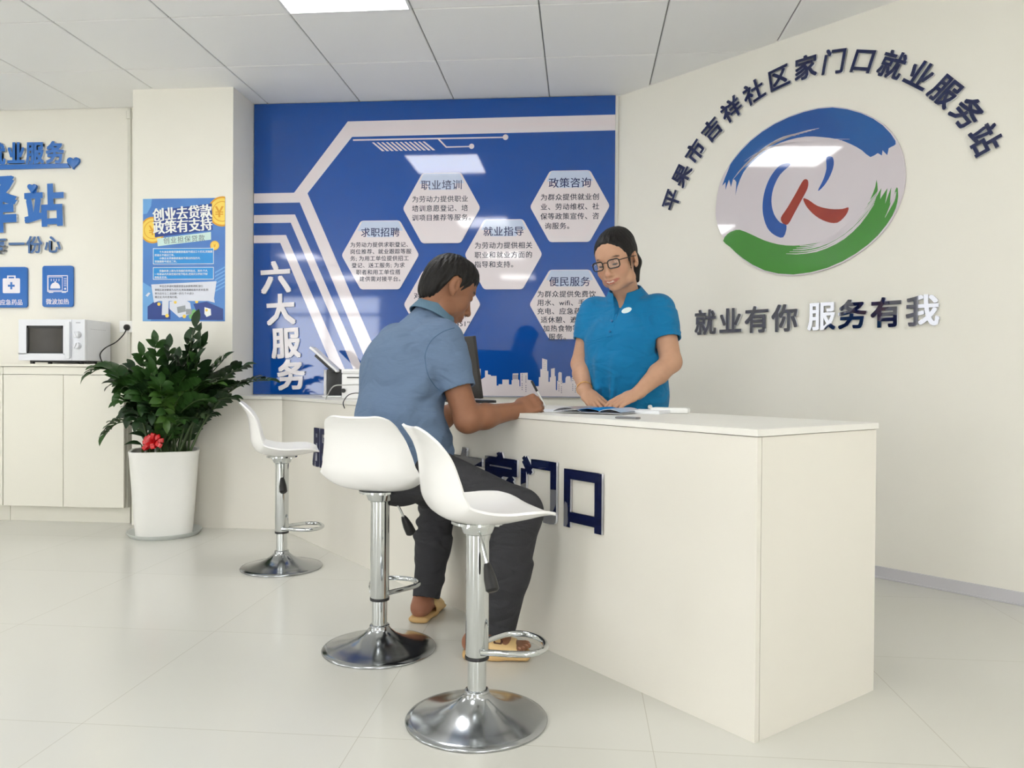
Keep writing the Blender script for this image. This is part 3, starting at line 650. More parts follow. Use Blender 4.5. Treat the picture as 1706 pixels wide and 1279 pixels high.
b = MB(); b.tube(smooth_loop(P, 6, False), .0038, n=10); b.obj('cord', DARK, e)

# ------------------------------------------------------------------ potted plant
pc = Vector((-2.405, 4.315, 0)); rnd = random.Random(11)
b = MB(); b.lathe([(0, .003), (.165, .003), (.180, .008), (.198, .026), (.203, .026), (.200, .018), (.184, 0), (0, 0)], n=56)
tag(b.obj('plant_saucer', mat('saucer_grey', (206, 210, 206), .3, noise=.02), None, Matrix.Translation(pc)), 'pale grey round saucer under the white plant pot', 'saucer')
pot = empty('potted_plant', pc + Vector((0, 0, .004)), 'large green leafy plant in a white pot with a red ribbon bow', 'potted plant')
def sq(r, rot, n=64, p=5.0):
    out = []
    for k in range(n):
        a = 2 * math.pi * k / n; q = (abs(math.cos(a)) ** p + abs(math.sin(a)) ** p) ** (-1 / p)
        out.append((r * q * math.cos(a + rot), r * q * math.sin(a + rot)))
    return out
rot = math.radians(26); PH = .49
rings = [(.138, .0), (.150, .006), (.153, .03), (.166, .2), (.178, .38), (.183, .45), (.187, .475), (.187, .487), (.183, .49), (.172, .487), (.168, .44), (.165, .42)]
V = [[Vector((x, y, z)) for x, y in sq(r, rot, p=4.2)] for r, z in rings]
b = MB(); bv = [[b.bm.verts.new(p) for p in row] for row in V]; nn = len(V[0])
for i in range(len(bv) - 1):
    for j in range(nn): b.bm.faces.new((bv[i][j], bv[i][(j + 1) % nn], bv[i + 1][(j + 1) % nn], bv[i + 1][j]))
b.bm.faces.new(bv[0][::-1]); b.obj('pot', mat('pot_white', (238, 237, 232), .35, noise=.012), pot)
b = MB(); b.prism(sq(.168, rot, p=4.2), .40, .44); b.obj('soil', mat('soil', (58, 46, 36), .9, noise=.4, nscale=60, bump=.5), pot)
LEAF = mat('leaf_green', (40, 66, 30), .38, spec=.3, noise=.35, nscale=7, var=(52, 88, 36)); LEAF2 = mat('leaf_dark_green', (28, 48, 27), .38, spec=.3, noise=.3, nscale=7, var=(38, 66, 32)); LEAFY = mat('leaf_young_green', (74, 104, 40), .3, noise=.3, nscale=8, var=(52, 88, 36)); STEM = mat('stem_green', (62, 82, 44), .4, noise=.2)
def leaflet(b, p, d, nrm, ln, w, m):
    d = d.normalized(); s = d.cross(nrm).normalized(); nrm = s.cross(d)
    prof = ((0, .12), (.12, .55), (.32, .95), (.52, 1), (.72, .80), (.88, .42), (1, .02)); rows = []
    for t, ww in prof:
        c = p + d * (t * ln) + nrm * (ln * (.10 * math.sin(t * 2.6) - .16 * t * t))
        up = nrm * (w * .16 * ww)
        rows.append([c - s * w * .5 * ww + up, c, c + s * w * .5 * ww + up])
    bv = [[b.bm.verts.new(q) for q in r] for r in rows]; fs = []
    for i in range(len(bv) - 1):
        for j in range(2): fs.append(b.bm.faces.new((bv[i][j], bv[i + 1][j], bv[i + 1][j + 1], bv[i][j + 1])))
    b._faces(fs, m)
def frond(base, mid, tip, n, ln, m, start=.25, twist=0):
    base, mid, tip = Vector(base), Vector(mid), Vector(tip); b = MB(); b._mi(STEM)
    cv = lambda t: base * (1 - t) ** 2 + mid * 2 * t * (1 - t) + tip * t * t
    pts = [cv(k / 12) for k in range(13)]
    b.tube(pts, [.0085 * (1 - .75 * k / 12) for k in range(13)], STEM, n=7)
    for k in range(n):
        t = start + (1 - start) * (k + .5) / n; p = cv(min(t, .985)); tg = (cv(min(1, t + .03)) - cv(t - .03)).normalized()
        side = tg.cross(Vector((0, 0, 1)))
        if side.length < .25: side = tg.cross(Vector((math.cos(twist), math.sin(twist), 0)))
        side = Matrix.Rotation(twist, 3, tg) @ side.normalized(); up = side.cross(tg).normalized()
        for sg in (-1, 1):
            a = .92 + rnd.uniform(-.15, .15); d = side * sg * math.sin(a + .25) + tg * math.cos(a) * 1.0 + up * rnd.uniform(.05, .35)
            sc = (.72 + .5 * math.sin(math.pi * min(1, (t - start) / (1 - start) * .85 + .12))) * rnd.uniform(.88, 1.1)
            leaflet(b, p + tg * rnd.uniform(-.006, .006), d, up, ln * sc, ln * .54 * sc, m if rnd.random() < .85 else LEAF)
    leaflet(b, cv(.985), (tip - mid), Vector((0, 0, 1)) + Vector((.3, -.4, 0)), ln, ln * .45, m)
    return b.obj('frond', LEAF, pot, smooth=80, recalc=False)
def wp(x, y, dy=0):     # a point of the plant seen at (x, y), dy metres behind the pot axis
    return Plane((0, pc.y + dy, 0), (1, 0, 0)).at(*Plane((0, pc.y + dy, 0), (1, 0, 0)).px(x, y)) - pot.location
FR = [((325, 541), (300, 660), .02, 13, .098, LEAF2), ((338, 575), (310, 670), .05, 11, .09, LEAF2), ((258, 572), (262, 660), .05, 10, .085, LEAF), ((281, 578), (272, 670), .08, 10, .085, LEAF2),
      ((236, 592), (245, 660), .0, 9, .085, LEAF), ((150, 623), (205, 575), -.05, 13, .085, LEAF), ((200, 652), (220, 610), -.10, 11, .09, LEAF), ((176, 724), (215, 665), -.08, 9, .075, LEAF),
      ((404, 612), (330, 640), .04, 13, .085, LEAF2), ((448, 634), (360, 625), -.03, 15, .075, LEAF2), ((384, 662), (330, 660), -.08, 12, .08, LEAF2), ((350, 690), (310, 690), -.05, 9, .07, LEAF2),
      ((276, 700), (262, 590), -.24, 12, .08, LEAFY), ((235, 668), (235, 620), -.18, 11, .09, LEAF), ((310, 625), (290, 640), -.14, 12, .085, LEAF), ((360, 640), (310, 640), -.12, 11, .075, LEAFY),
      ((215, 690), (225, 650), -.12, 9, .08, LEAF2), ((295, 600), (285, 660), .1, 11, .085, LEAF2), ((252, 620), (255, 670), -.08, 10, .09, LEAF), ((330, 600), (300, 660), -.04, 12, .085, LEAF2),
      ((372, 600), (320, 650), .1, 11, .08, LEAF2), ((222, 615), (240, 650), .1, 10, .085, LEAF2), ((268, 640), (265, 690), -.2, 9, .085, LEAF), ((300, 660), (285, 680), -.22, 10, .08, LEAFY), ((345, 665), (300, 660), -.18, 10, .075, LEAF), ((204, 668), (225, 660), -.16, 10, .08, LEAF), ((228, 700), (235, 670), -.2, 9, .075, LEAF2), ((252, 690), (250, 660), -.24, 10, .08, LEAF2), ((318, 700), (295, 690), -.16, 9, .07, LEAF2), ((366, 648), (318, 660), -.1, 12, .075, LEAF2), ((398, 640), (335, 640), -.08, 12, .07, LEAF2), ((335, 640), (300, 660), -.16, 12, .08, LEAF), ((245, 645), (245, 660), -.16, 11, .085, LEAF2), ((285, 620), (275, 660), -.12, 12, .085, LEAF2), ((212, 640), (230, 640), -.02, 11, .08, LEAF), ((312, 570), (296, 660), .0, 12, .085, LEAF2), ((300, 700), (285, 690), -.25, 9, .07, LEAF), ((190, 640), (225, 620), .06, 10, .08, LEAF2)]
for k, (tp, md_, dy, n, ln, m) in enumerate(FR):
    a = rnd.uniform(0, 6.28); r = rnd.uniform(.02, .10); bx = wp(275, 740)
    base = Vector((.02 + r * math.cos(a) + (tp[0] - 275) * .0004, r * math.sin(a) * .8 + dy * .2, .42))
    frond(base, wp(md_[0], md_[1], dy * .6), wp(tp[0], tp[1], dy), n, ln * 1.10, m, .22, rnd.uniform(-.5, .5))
for (x, y, d) in ((222, 735, (-1, -.3, .1)), (228, 722, (-1, -.2, .3))):
    b = MB(); b._mi(LEAF2); q = wp(x + 14, y + 6, -.1); b.tube([Vector((-.09, -.08, .43)), (q + Vector((-.09, -.08, .45))) / 2 + Vector((0, 0, .02)), q], .004, STEM, n=6); leaflet(b, q, Vector(d), Vector((0, -.4, 1)), .095, .05, LEAF2); b.obj('frond', LEAF2, pot, smooth=80, recalc=False)
b = MB(); bc = wp(257, 735, -.15); RED = mat('red_ribbon', (206, 26, 30), .22, spec=.6, noise=.2, nscale=20)
for k in range(9):
    a = k / 9 * 2 * math.pi; d = Vector((math.cos(a) * 1.1, -.35 * abs(math.sin(a)) - .15, .75 * math.sin(a) + .12)).normalized(); sd = d.cross(Vector((0, -1, .2))).normalized(); ln = rnd.uniform(.05, .074)
    loop = [Vector((0, 0, 0)), d * ln * .55 + sd.cross(d) * .018, d * ln + sd.cross(d) * .004, d * ln * .6 - sd.cross(d) * .014, Vector((0, 0, 0))]
    cvp = smooth_loop(loop, 4, False); b.grid([[bc + p - sd * .011, bc + p + sd * .011] for p in cvp])
b.obj('ribbon_bow', RED, pot, smooth=60)

# ------------------------------------------------------------------ bar stools
def make_stool():
    st = empty('bar_stool', (0, 0, 0), 'x', 'bar stool', 'white bar stools at the counter')
    Pf = [(-.192, .800), (-.189, .7975), (-.1825, .789), (-.173, .776), (-.158, .748), (-.147, .708), (-.141, .655), (-.134, .607), (-.106, .568), (-.050, .551), (.015, .547), (.08, .554), (.125, .563), (.148, .568), (.162, .569), (.169, .568)]
    W = [.066, .086, .104, .117, .130, .144, .158, .168, .177, .184, .190, .191, .184, .172, .154, .130]; LF = [.003, .005, .008, .012, .022, .036, .047, .053, .050, .046, .042, .037, .027, .016, .008, .004]
    pc_ = smooth_loop([Vector((p[0], 0, p[1])) for p in Pf], 5, False); wl = smooth_loop([Vector((W[i], LF[i], 0)) for i in range(len(W))], 5, False); rows = []
    for i, c in enumerate(pc_):
        t = (pc_[min(i + 1, len(pc_) - 1)] - pc_[max(i - 1, 0)]).normalized(); nrm = Vector((-t.z, 0, t.x)); nrm = nrm if nrm.z + nrm.x > 0 else -nrm
        w, l = wl[i].x, wl[i].y; row = []
        for j in range(25):
            v = -1 + j / 12; vv = math.copysign(abs(v) ** .9, v)
            row.append(c + Vector((0, vv * w, 0)) + nrm * (l * abs(v) ** 2.8) - t * (0 if i > 6 else 1) * 0)
        rows.append(row)
    b = MB(); b.grid(rows, thick=.007); seat = b.obj('seat_shell', mat('stool_white', (244, 243, 241), .22, spec=.5, noise=.006, nscale=6), st, smooth=50)
    b = MB(); b.lathe([(0, .541), (.072, .541), (.072, .534), (.048, .529), (.040, .508), (.033, .504), (.033, .50)], n=40)
    for a in range(4): b.lathe([(0, .537), (.006, .537), (.006, .529), (0, .529)], c=(.058 * math.cos(a * 1.571 + .78),   .058 * math.sin(a * 1.571 + .78), 0), n=10)
    b.obj('seat_plate', CHROME, st)
    b = MB(); b.lathe([(0, .512), (.0315, .512), (.0315, .173), (.0305, .170), (.026, .170)], n=40); b.obj('outer_tube', CHROME, st)
    b = MB(); b.lathe([(.0325, .176), (.033, .174), (.033, .169), (.0325, .167), (.026, .167)], n=40); b.obj('tube_collar', mat('dark_rubber', (38, 38, 40), .4), st)
    b = MB(); b.lathe([(.0255, .178), (.0255, .074)], n=40); b.obj('inner_tube', CHROME, st)
    b = MB(); b.lathe([(.0255, .084), (.032, .083), (.034, .079), (.033, .075), (.040, .066), (.055, .053), (.078, .040), (.108, .028), (.145, .0185), (.175, .012), (.190, .0075), (.193, .004), (.192, .001), (.0, .001)], n=96); b.obj('base', CHROMEB, st, smooth=60)
    b = MB(); R = .088; pts = [Vector((.03, -.044, .192)), Vector((.06, -.062, .192))] + [Vector((.125 + .068 * math.cos(a), .086 * math.sin(a), .192)) for a in [math.radians(-110 + 220 * k / 18) for k in range(19)]] + [Vector((.06, .062, .192)), Vector((.03, .044, .192)), Vector((.0, .03, .192))]
    pts[0:0] = [Vector((.0, -.03, .192))]
    b.tube(smooth_loop(pts, 3, False), .0085, n=12); b.obj('footrest', CHROME, st)
    lv = MB(); lv.tube([(.0, -.02, .522), (.028, -.036, .515), (.052, -.050, .470), (.068, -.060, .435)], .0042, n=10); lev = lv.obj('height_lever', CHROME, st)
    g = MB(); d = Vector((.016, -.010, -.035)).normalized(); q = Vector((.064, -.0575, .443))
    g.tube([q, q + d * .012, q + d * .04, q + d * .068, q + d * .074], [.008, .012, .017, .018, .012], n=14); g.obj('lever_grip', DARK, lev)
    return st
proto = make_stool()
for i, (x, y, a, lab) in enumerate(((-1.437, 3.640, cdir(1, .30), 'white bar stool with chrome base furthest back, near the plant'), (-.679, 2.593, cdir(.27, .96), 'white bar stool the man in the blue shirt sits on'), (-.276, 2.084, cdir(1, .38), 'nearest white bar stool with chrome base, in front of the man'))):
    s_ = proto if i == 0 else copy_tree(proto)
    s_.location = (x, y, 0); s_.rotation_euler = (0, 0, math.atan2(a.y, a.x)); s_['label'] = lab
    [c for c in children(s_) if c.name.startswith('height_lever')][0].rotation_euler = (0, 0, math.radians((-48, 0, -50)[i]))

# ------------------------------------------------------------------ things on the counter
def flat(name, cen, w, d, h, yaw, m, lab, cat, bev=.002, z=TOP, group=None):
    b = MB(); b.box((0, 0, h / 2), (w, d, h), bev=bev)
    o = tag(b.obj(name, m, None, Matrix.Translation((cen[0], cen[1], z + .0004)) @ Matrix.Rotation(yaw, 4, 'Z')), lab, cat, group); return o
cyaw = math.atan2(-FD.y, -FD.x)
def ct(x, y, dz=0): return on_z(x, y, TOP + dz)
PAPER = mat('paper_white', (236, 238, 242), .5, noise=.01)
MAG = mat('brochure_blue', (30, 130, 206), .25, noise=.1, nscale=12); MAGG = mat('brochure_grey', (116, 116, 124), .25, noise=.3, nscale=14, var=(190, 190, 196)); MAGL = mat('brochure_pale', (206, 218, 232), .25, noise=.12, nscale=40, var=(170, 190, 220))
# white tilting display on a black stand, printer, monitor, cables
BLK = mat('device_black', (30, 30, 31), .35, noise=.08); DEVW = mat('device_white', (236, 236, 236), .3, noise=.01); GREYB = mat('device_dark_grey', (52, 49, 47), .45, noise=.06)
p0 = ct(556, 661)
e = empty('display_terminal', (p0.x, p0.y, TOP + .0004), 'white tilted display on a black stand at the far left of the counter', 'display')
Mz = Matrix.Rotation(math.radians(8), 4, 'Z')
b = MB(); b.box((0, 0, .004), (.11, .15, .008), bev=.003, M=Mz); b.obj('base_plate', DEVW, e)
b = MB(); b.box((.004, 0, .086), (.088, .035, .158), bev=.004, M=Mz); b.obj('stand', BLK, e)
b = MB(); b.box((-.052, .018, .084), (.016, .03, .155), bev=.002, M=Mz); b.obj('stand_side', DEVW, e)
Mt = Mz @ Matrix.Translation((-.045, -.01, .222)) @ Matrix.Rotation(math.radians(42), 4, 'Y')
b = MB(); b.box((0, 0, 0), (.215, .17, .014), bev=.005, M=Mt); b.obj('display_panel', DEVW, e)
b = MB(); b.box((.022, -.045, -.013), (.15, .085, .016), bev=.004, M=Mt); b.obj('hinge_arm', BLK, e)
p1 = ct(590, 664); Mp = Matrix.Translation((p1.x + .03, p1.y + .03, TOP + .0004)) @ Matrix.Rotation(math.radians(-12), 4, 'Z')
e = empty('receipt_printer', Mp, 'small white printer between the tilted display and the man', 'printer')
b = MB(); b.box((0, 0, .07), (.15, .17, .14), bev=.008); b.obj('casing', DEVW, e)
b = MB(); b.box((0, -.003, .152), (.154, .172, .026), bev=.010); b.obj('lid', DEVW, e)
b = MB(); b.box((.01, -.0865, .118), (.10, .003, .006)); b.obj('paper_slot', BLK, e, smooth=0)
b = MB(); b.lathe([(0, .014), (.010, .014), (.012, .010), (.012, 0)], n=20, M=Matrix.Translation((-.06, -.086, .045)) @ Matrix.Rotation(math.pi / 2, 4, 'X')); b.obj('knob', BLK, e)
def cable(pts, r, m, lab):
    q = [ct(x, y) for x, y, dz in pts]; q = [Vector((p.x, p.y, TOP + dz)) for p, (x, y, dz) in zip(q, pts)]
    b = MB(); o = q[0]; b.tube([p - o for p in smooth_loop(q, 6, False)], r, n=8); return tag(b.obj('cable', m, None, Matrix.Translation(o)), lab, 'cable', 'cables on the counter')
cable([(543, 666, .004), (546, 667, .03), (556, 668, .075), (575, 669, .082), (600, 670, .085), (612, 668, .07)], .003, mat('cable_grey', (176, 176, 174), .4), 'thin pale grey cable arching in front of the white printer')
cable([(574, 681, .003), (572, 680, .025), (582, 677, .05), (600, 675, .052), (618, 674, .03), (630, 673, .004)], .0022, DARK, 'thin dark cable looping up from the counter edge beside the man')
# monitor seen from its back corner
p = on_z(792, 667, TOP); t_ = (p.xy - A).dot(IN); dv = ray(792, 667).xy; p2 = p.xy + dv * ((.47 - t_) / dv.dot(IN)); q = p2
e = empty('computer_monitor', Matrix.Translation((q.x, q.y, TOP + .0004)) @ Matrix.Rotation(cyaw, 4, 'Z'), 'dark grey computer monitor beside the man, seen from behind', 'monitor')
Mm = Matrix.Translation((0, .02, .02)) @ Matrix.Rotation(math.radians(9), 4, 'X')
b = MB(); b.box((-.22, 0, .155), (.50, .018, .31), bev=.004, M=Mm); b.box((-.22, -.016, .12), (.26, .022, .18), bev=.008, M=Mm); b.obj('screen_back', GREYB, e)
b = MB(); b.box((-.22, .0093, .16), (.48, .001, .28), M=Mm); b.obj('screen', BLK, e, smooth=0)
b = MB(); b.prism(rrect(.46, .17, .03, cx=-.15, cy=.0), 0, .012, bev=.004); b.obj('base', BLK, e)
b = MB(); b.box((-.2, -.03, .07), (.07, .025, .13), bev=.006); b.obj('neck', BLK, e)
# papers and small things
p = ct(895, 683.5); flat('paper_sheet', p, .297, .21, .0010, cyaw + .10, PAPER, 'white paper form under the man\'s writing hand', 'paper', 0)
p = ct(1000, 688); PB = empty('brochure', Matrix.Translation((p.x, p.y, TOP + .0004)) @ Matrix.Rotation(cyaw + .42, 4, 'Z'), 'open blue and grey brochure lying in front of the woman\'s hands', 'brochure')
def page(x0, x1, m, name, z, lift, y0=-.10, y1=.10):
    b = MB(); R = []
    for i in range(13):
        t = i / 12; x = x0 + (x1 - x0) * t; zz = z + lift * math.sin(math.pi * t) ** .8 * (1 - .3 * t); R.append([Vector((x, y0, zz)), Vector((x, (y0 + y1) / 2, zz + .001)), Vector((x, y1, zz))])
    b.grid(R, thick=.0012); return b.obj(name, m, PB, smooth=60)
page(-.14, .119, PAPER, 'lower_pages', .004, .002); page(-.14, -.03, MAGG, 'cover_photo', .0075, .016); page(-.045, .04, MAG, 'blue_band', .012, .009); page(.035, .118, MAGL, 'page_print', .009, .012)
p = ct(1081, 688.3); flat('leaflet_stack', p, .13, .12, .012, cyaw + .35, PAPER, 'low stack of white leaflets right of the brochure', 'leaflets', .001)
p = ct(1046, 697.5); flat('phone', p, .075, .03, .006, cyaw + .3, mat('phone_grey', (120, 120, 122), .3, noise=.05), 'thin dark grey phone at the front edge of the counter', 'phone', .002)
p = ct(1117, 688); e = flat('white_case', p, .135, .06, .020, cyaw + .55, WHITE, 'small flat white plastic case right of the leaflets', 'case', .006)
p = ct(1083, 682.6); b = MB(); b.lathe([(0, .020), (.007, .018), (.010, .011), (.008, .003), (.005, 0)], n=32, close=True); tag(b.obj('white_bead', WHITE, None, Matrix.Translation((p.x, p.y, TOP + .0004)), smooth=80), 'tiny white round knob between the leaflets and white case', 'knob')
# ------------------------------------------------------------------ figures: smooth implicit surfaces
import openvdb
V3 = lambda p: np.array((p[0], p[1], p[2]), np.float64)
def unit(v): v = V3(v); return v / np.linalg.norm(v)
class Field:
    def __init__(s, h): s.h = h; s.ops = []
    def add(s, prim, k=.01, mode='u'):
        s.ops.append((prim[0], V3(prim[1]), V3(prim[2]), k, mode)); return s
    def sub(s, prim, k=.004): return s.add(prim, k, 's')
    def solve(s, noise=None):
        h = s.h; U = [o for o in s.ops if o[4] == 'u']
        lo = np.min([o[1] for o in U], 0) - 4 * h - .02; hi = np.max([o[2] for o in U], 0) + 4 * h + .02
        n = np.ceil((hi - lo) / h).astype(int) + 1
        D = np.full(n, .2, np.float32); ax = [lo[i] + h * np.arange(n[i]) for i in range(3)]
        for fn, a, b, k, mode in s.ops:
            pad = k + 4 * h + .004
            i0 = np.maximum(0, np.floor((a - pad - lo) / h)).astype(int); i1 = np.minimum(n, np.ceil((b + pad - lo) / h).astype(int) + 1)
            if np.any(i1 <= i0): continue
            sl = tuple(slice(i0[i], i1[i]) for i in range(3))
            x = ax[0][sl[0]][:, None, None].astype(np.float32); y = ax[1][sl[1]][None, :, None].astype(np.float32); z = ax[2][sl[2]][None, None, :].astype(np.float32)
            d = fn(x, y, z); c = D[sl]
            if mode == 'u': q = np.maximum(k - np.abs(c - d), 0) / k; D[sl] = np.minimum(c, d) - q * q * k * .25
            elif mode == 's': d = -d; q = np.maximum(k - np.abs(c - d), 0) / k; D[sl] = np.maximum(c, d) + q * q * k * .25
            else: D[sl] = c + d                                    # 'd' displacement
        g = openvdb.FloatGrid(background=float(4 * h)); g.copyFromArray(np.clip(D, -4 * h, 4 * h))
        r = g.convertToQuads(isovalue=0.0); pts, quads = r[0], r[-1]
        return pts * h + lo, quads
    def mesh(s, name, m, origin=(0, 0, 0), paint=None, base=None, relax=1):
        P, Q = s.solve(); P = P.astype(np.float64)
        for _ in range(relax):                                     # gentle relaxing of the grid steps
            acc = np.zeros_like(P); cnt_ = np.zeros(len(P))
            for i in range(4):
                a, b = Q[:, i], Q[:, (i + 1) % 4]
                np.add.at(acc, a, P[b]); np.add.at(cnt_, a, 1); np.add.at(acc, b, P[a]); np.add.at(cnt_, b, 1)
            P = P * .5 + .5 * acc / np.maximum(cnt_, 1)[:, None]
        me = bpy.data.meshes.new(name); W = P - V3(origin)
        # orient outwards
        p0, p1, p2 = P[Q[:, 0]], P[Q[:, 1]], P[Q[:, 2]]
        vol = np.einsum('ij,ij->i', p0 - P.mean(0), np.cross(p1 - p0, p2 - p0)).sum()
        if vol < 0: Q = Q[:, ::-1]
        me.vertices.add(len(W)); me.vertices.foreach_set('co', W.astype(np.float32).ravel())
        me.loops.add(Q.size); me.loops.foreach_set('vertex_index', Q.astype(np.int32).ravel())
        me.polygons.add(len(Q)); me.polygons.foreach_set('loop_start', np.arange(0, Q.size, 4, dtype=np.int32)); me.polygons.foreach_set('loop_total', np.full(len(Q), 4, np.int32))
        me.update(calc_edges=True); me.validate(); me.materials.append(m); me.shade_smooth()
        if paint is not None:
            colr = np.tile(np.array(lin(base))[None, :3], (len(P), 1))
            for c, fn in paint:
                w = np.clip(fn(P), 0, 1)[:, None]; colr = colr * (1 - w) + np.array(lin(c))[None, :3] * w
            at_ = me.color_attributes.new('col', 'FLOAT_COLOR', 'POINT'); at_.data.foreach_set('color', np.c_[colr, np.ones(len(P))].astype(np.float32).ravel())
        return me
def rc(a, b, ra, rb=None):
    a, b = V3(a), V3(b); rb = ra if rb is None else rb; ba = b - a; L2 = max(float(ba @ ba), 1e-9); r = max(ra, rb)
    def f(x, y, z):
        px, py, pz = x - a[0], y - a[1], z - a[2]; t = np.clip((px * ba[0] + py * ba[1] + pz * ba[2]) / L2, 0, 1)
        return np.sqrt((px - t * ba[0]) ** 2 + (py - t * ba[1]) ** 2 + (pz - t * ba[2]) ** 2) - (ra + (rb - ra) * t)
    return f, np.minimum(a, b) - r, np.maximum(a, b) + r
def cc(a, b, ra, rb):
    a, b = V3(a), V3(b); L = np.linalg.norm(b - a); u = (b - a) / L; r = max(ra, rb); cs = L / math.hypot(L, ra - rb)
    def f(x, y, z):
        px, py, pz = x - a[0], y - a[1], z - a[2]; l = px * u[0] + py * u[1] + pz * u[2]; t = np.clip(l / L, 0, 1)
        rad = np.sqrt(np.maximum(px * px + py * py + pz * pz - l * l, 0))
        return np.maximum((rad - (ra + (rb - ra) * t)) * cs, np.maximum(l - L, -l))
    return f, np.minimum(a, b) - r, np.maximum(a, b) + r
def ell(c, r, X=(1, 0, 0), Y=(0, 1, 0), Z=(0, 0, 1)):
    c = V3(c); R = [V3(X), V3(Y), V3(Z)]; m = max(r)
    def f(x, y, z):
        p = (x - c[0], y - c[1], z - c[2]); q = [p[0] * A_[0] + p[1] * A_[1] + p[2] * A_[2] for A_ in R]
        k0 = np.sqrt(sum((q[i] / r[i]) ** 2 for i in range(3))); k1 = np.sqrt(sum((q[i] / r[i] ** 2) ** 2 for i in range(3)))
        return k0 * (k0 - 1) / np.maximum(k1, 1e-6)
    return f, c - m, c + m
def fc(a, b, side, w0, t0, w1=None, t1=None):
    """flattened tapering capsule: half width w along side, half thickness t"""
    a, b = V3(a), V3(b); w1 = w0 if w1 is None else w1; t1 = t0 if t1 is None else t1
    L = np.linalg.norm(b - a); u = (b - a) / L; s = V3(side); s = unit(s - u * (s @ u)); n = np.cross(u, s); r = max(w0, w1, t0, t1)
    def f(x, y, z):
        px, py, pz = x - a[0], y - a[1], z - a[2]; l = px * u[0] + py * u[1] + pz * u[2]; t = np.clip(l / L, 0, 1)
        S = px * s[0] + py * s[1] + pz * s[2]; N_ = px * n[0] + py * n[1] + pz * n[2]; e = l - t * L
        w = w0 + (w1 - w0) * t; th = t0 + (t1 - t0) * t; q = np.minimum(w, th)
        k0 = np.sqrt((S / w) ** 2 + (N_ / th) ** 2 + (e / q) ** 2); k1 = np.sqrt((S / w ** 2) ** 2 + (N_ / th ** 2) ** 2 + (e / q ** 2) ** 2)
        return k0 * (k0 - 1) / np.maximum(k1, 1e-6)
    return f, np.minimum(a, b) - r, np.maximum(a, b) + r
def half(p, n, lo, hi):
    """everything on the n side of p, within a box"""
    p, n = V3(p), unit(n)
    return (lambda x, y, z: -((x - p[0]) * n[0] + (y - p[1]) * n[1] + (z - p[2]) * n[2])), V3(lo), V3(hi)
def blob(c, r, soft=.35):
    """paint mask around a point (r: radius or per-axis with axes)"""
    c = V3(c)
    return lambda P: np.clip((1 - np.linalg.norm(P - c, axis=1) / r) / soft, 0, 1)
def blob3(c, r, X, Y, Z, soft=.35):
    c = V3(c); R = np.array([V3(X) / r[0], V3(Y) / r[1], V3(Z) / r[2]])
    return lambda P: np.clip((1 - np.linalg.norm((P - c) @ R.T, axis=1)) / soft, 0, 1)

class Frame:
    """local frame: x to the right of the figure, y forward, z up"""
    def __init__(s, c, fwd, up=(0, 0, 1), scale=1):
        s.c = V3(c); s.y = unit(fwd); u = V3(up); s.z = unit(u - s.y * (u @ s.y)); s.x = np.cross(s.y, s.z); s.k = scale
    def __call__(s, x, y, z): return s.c + (s.x * x + s.y * y + s.z * z) * s.k
    def ell(s, c, r): return ell(s(*c), [v * s.k for v in r], s.x, s.y, s.z)
    def tilt(s, a):
        s.y, s.z = s.y * math.cos(a) - s.z * math.sin(a), s.z * math.cos(a) + s.y * math.sin(a); return s
    def roll(s, a):
        s.x, s.z = s.x * math.cos(a) + s.z * math.sin(a), s.z * math.cos(a) - s.x * math.sin(a); return s

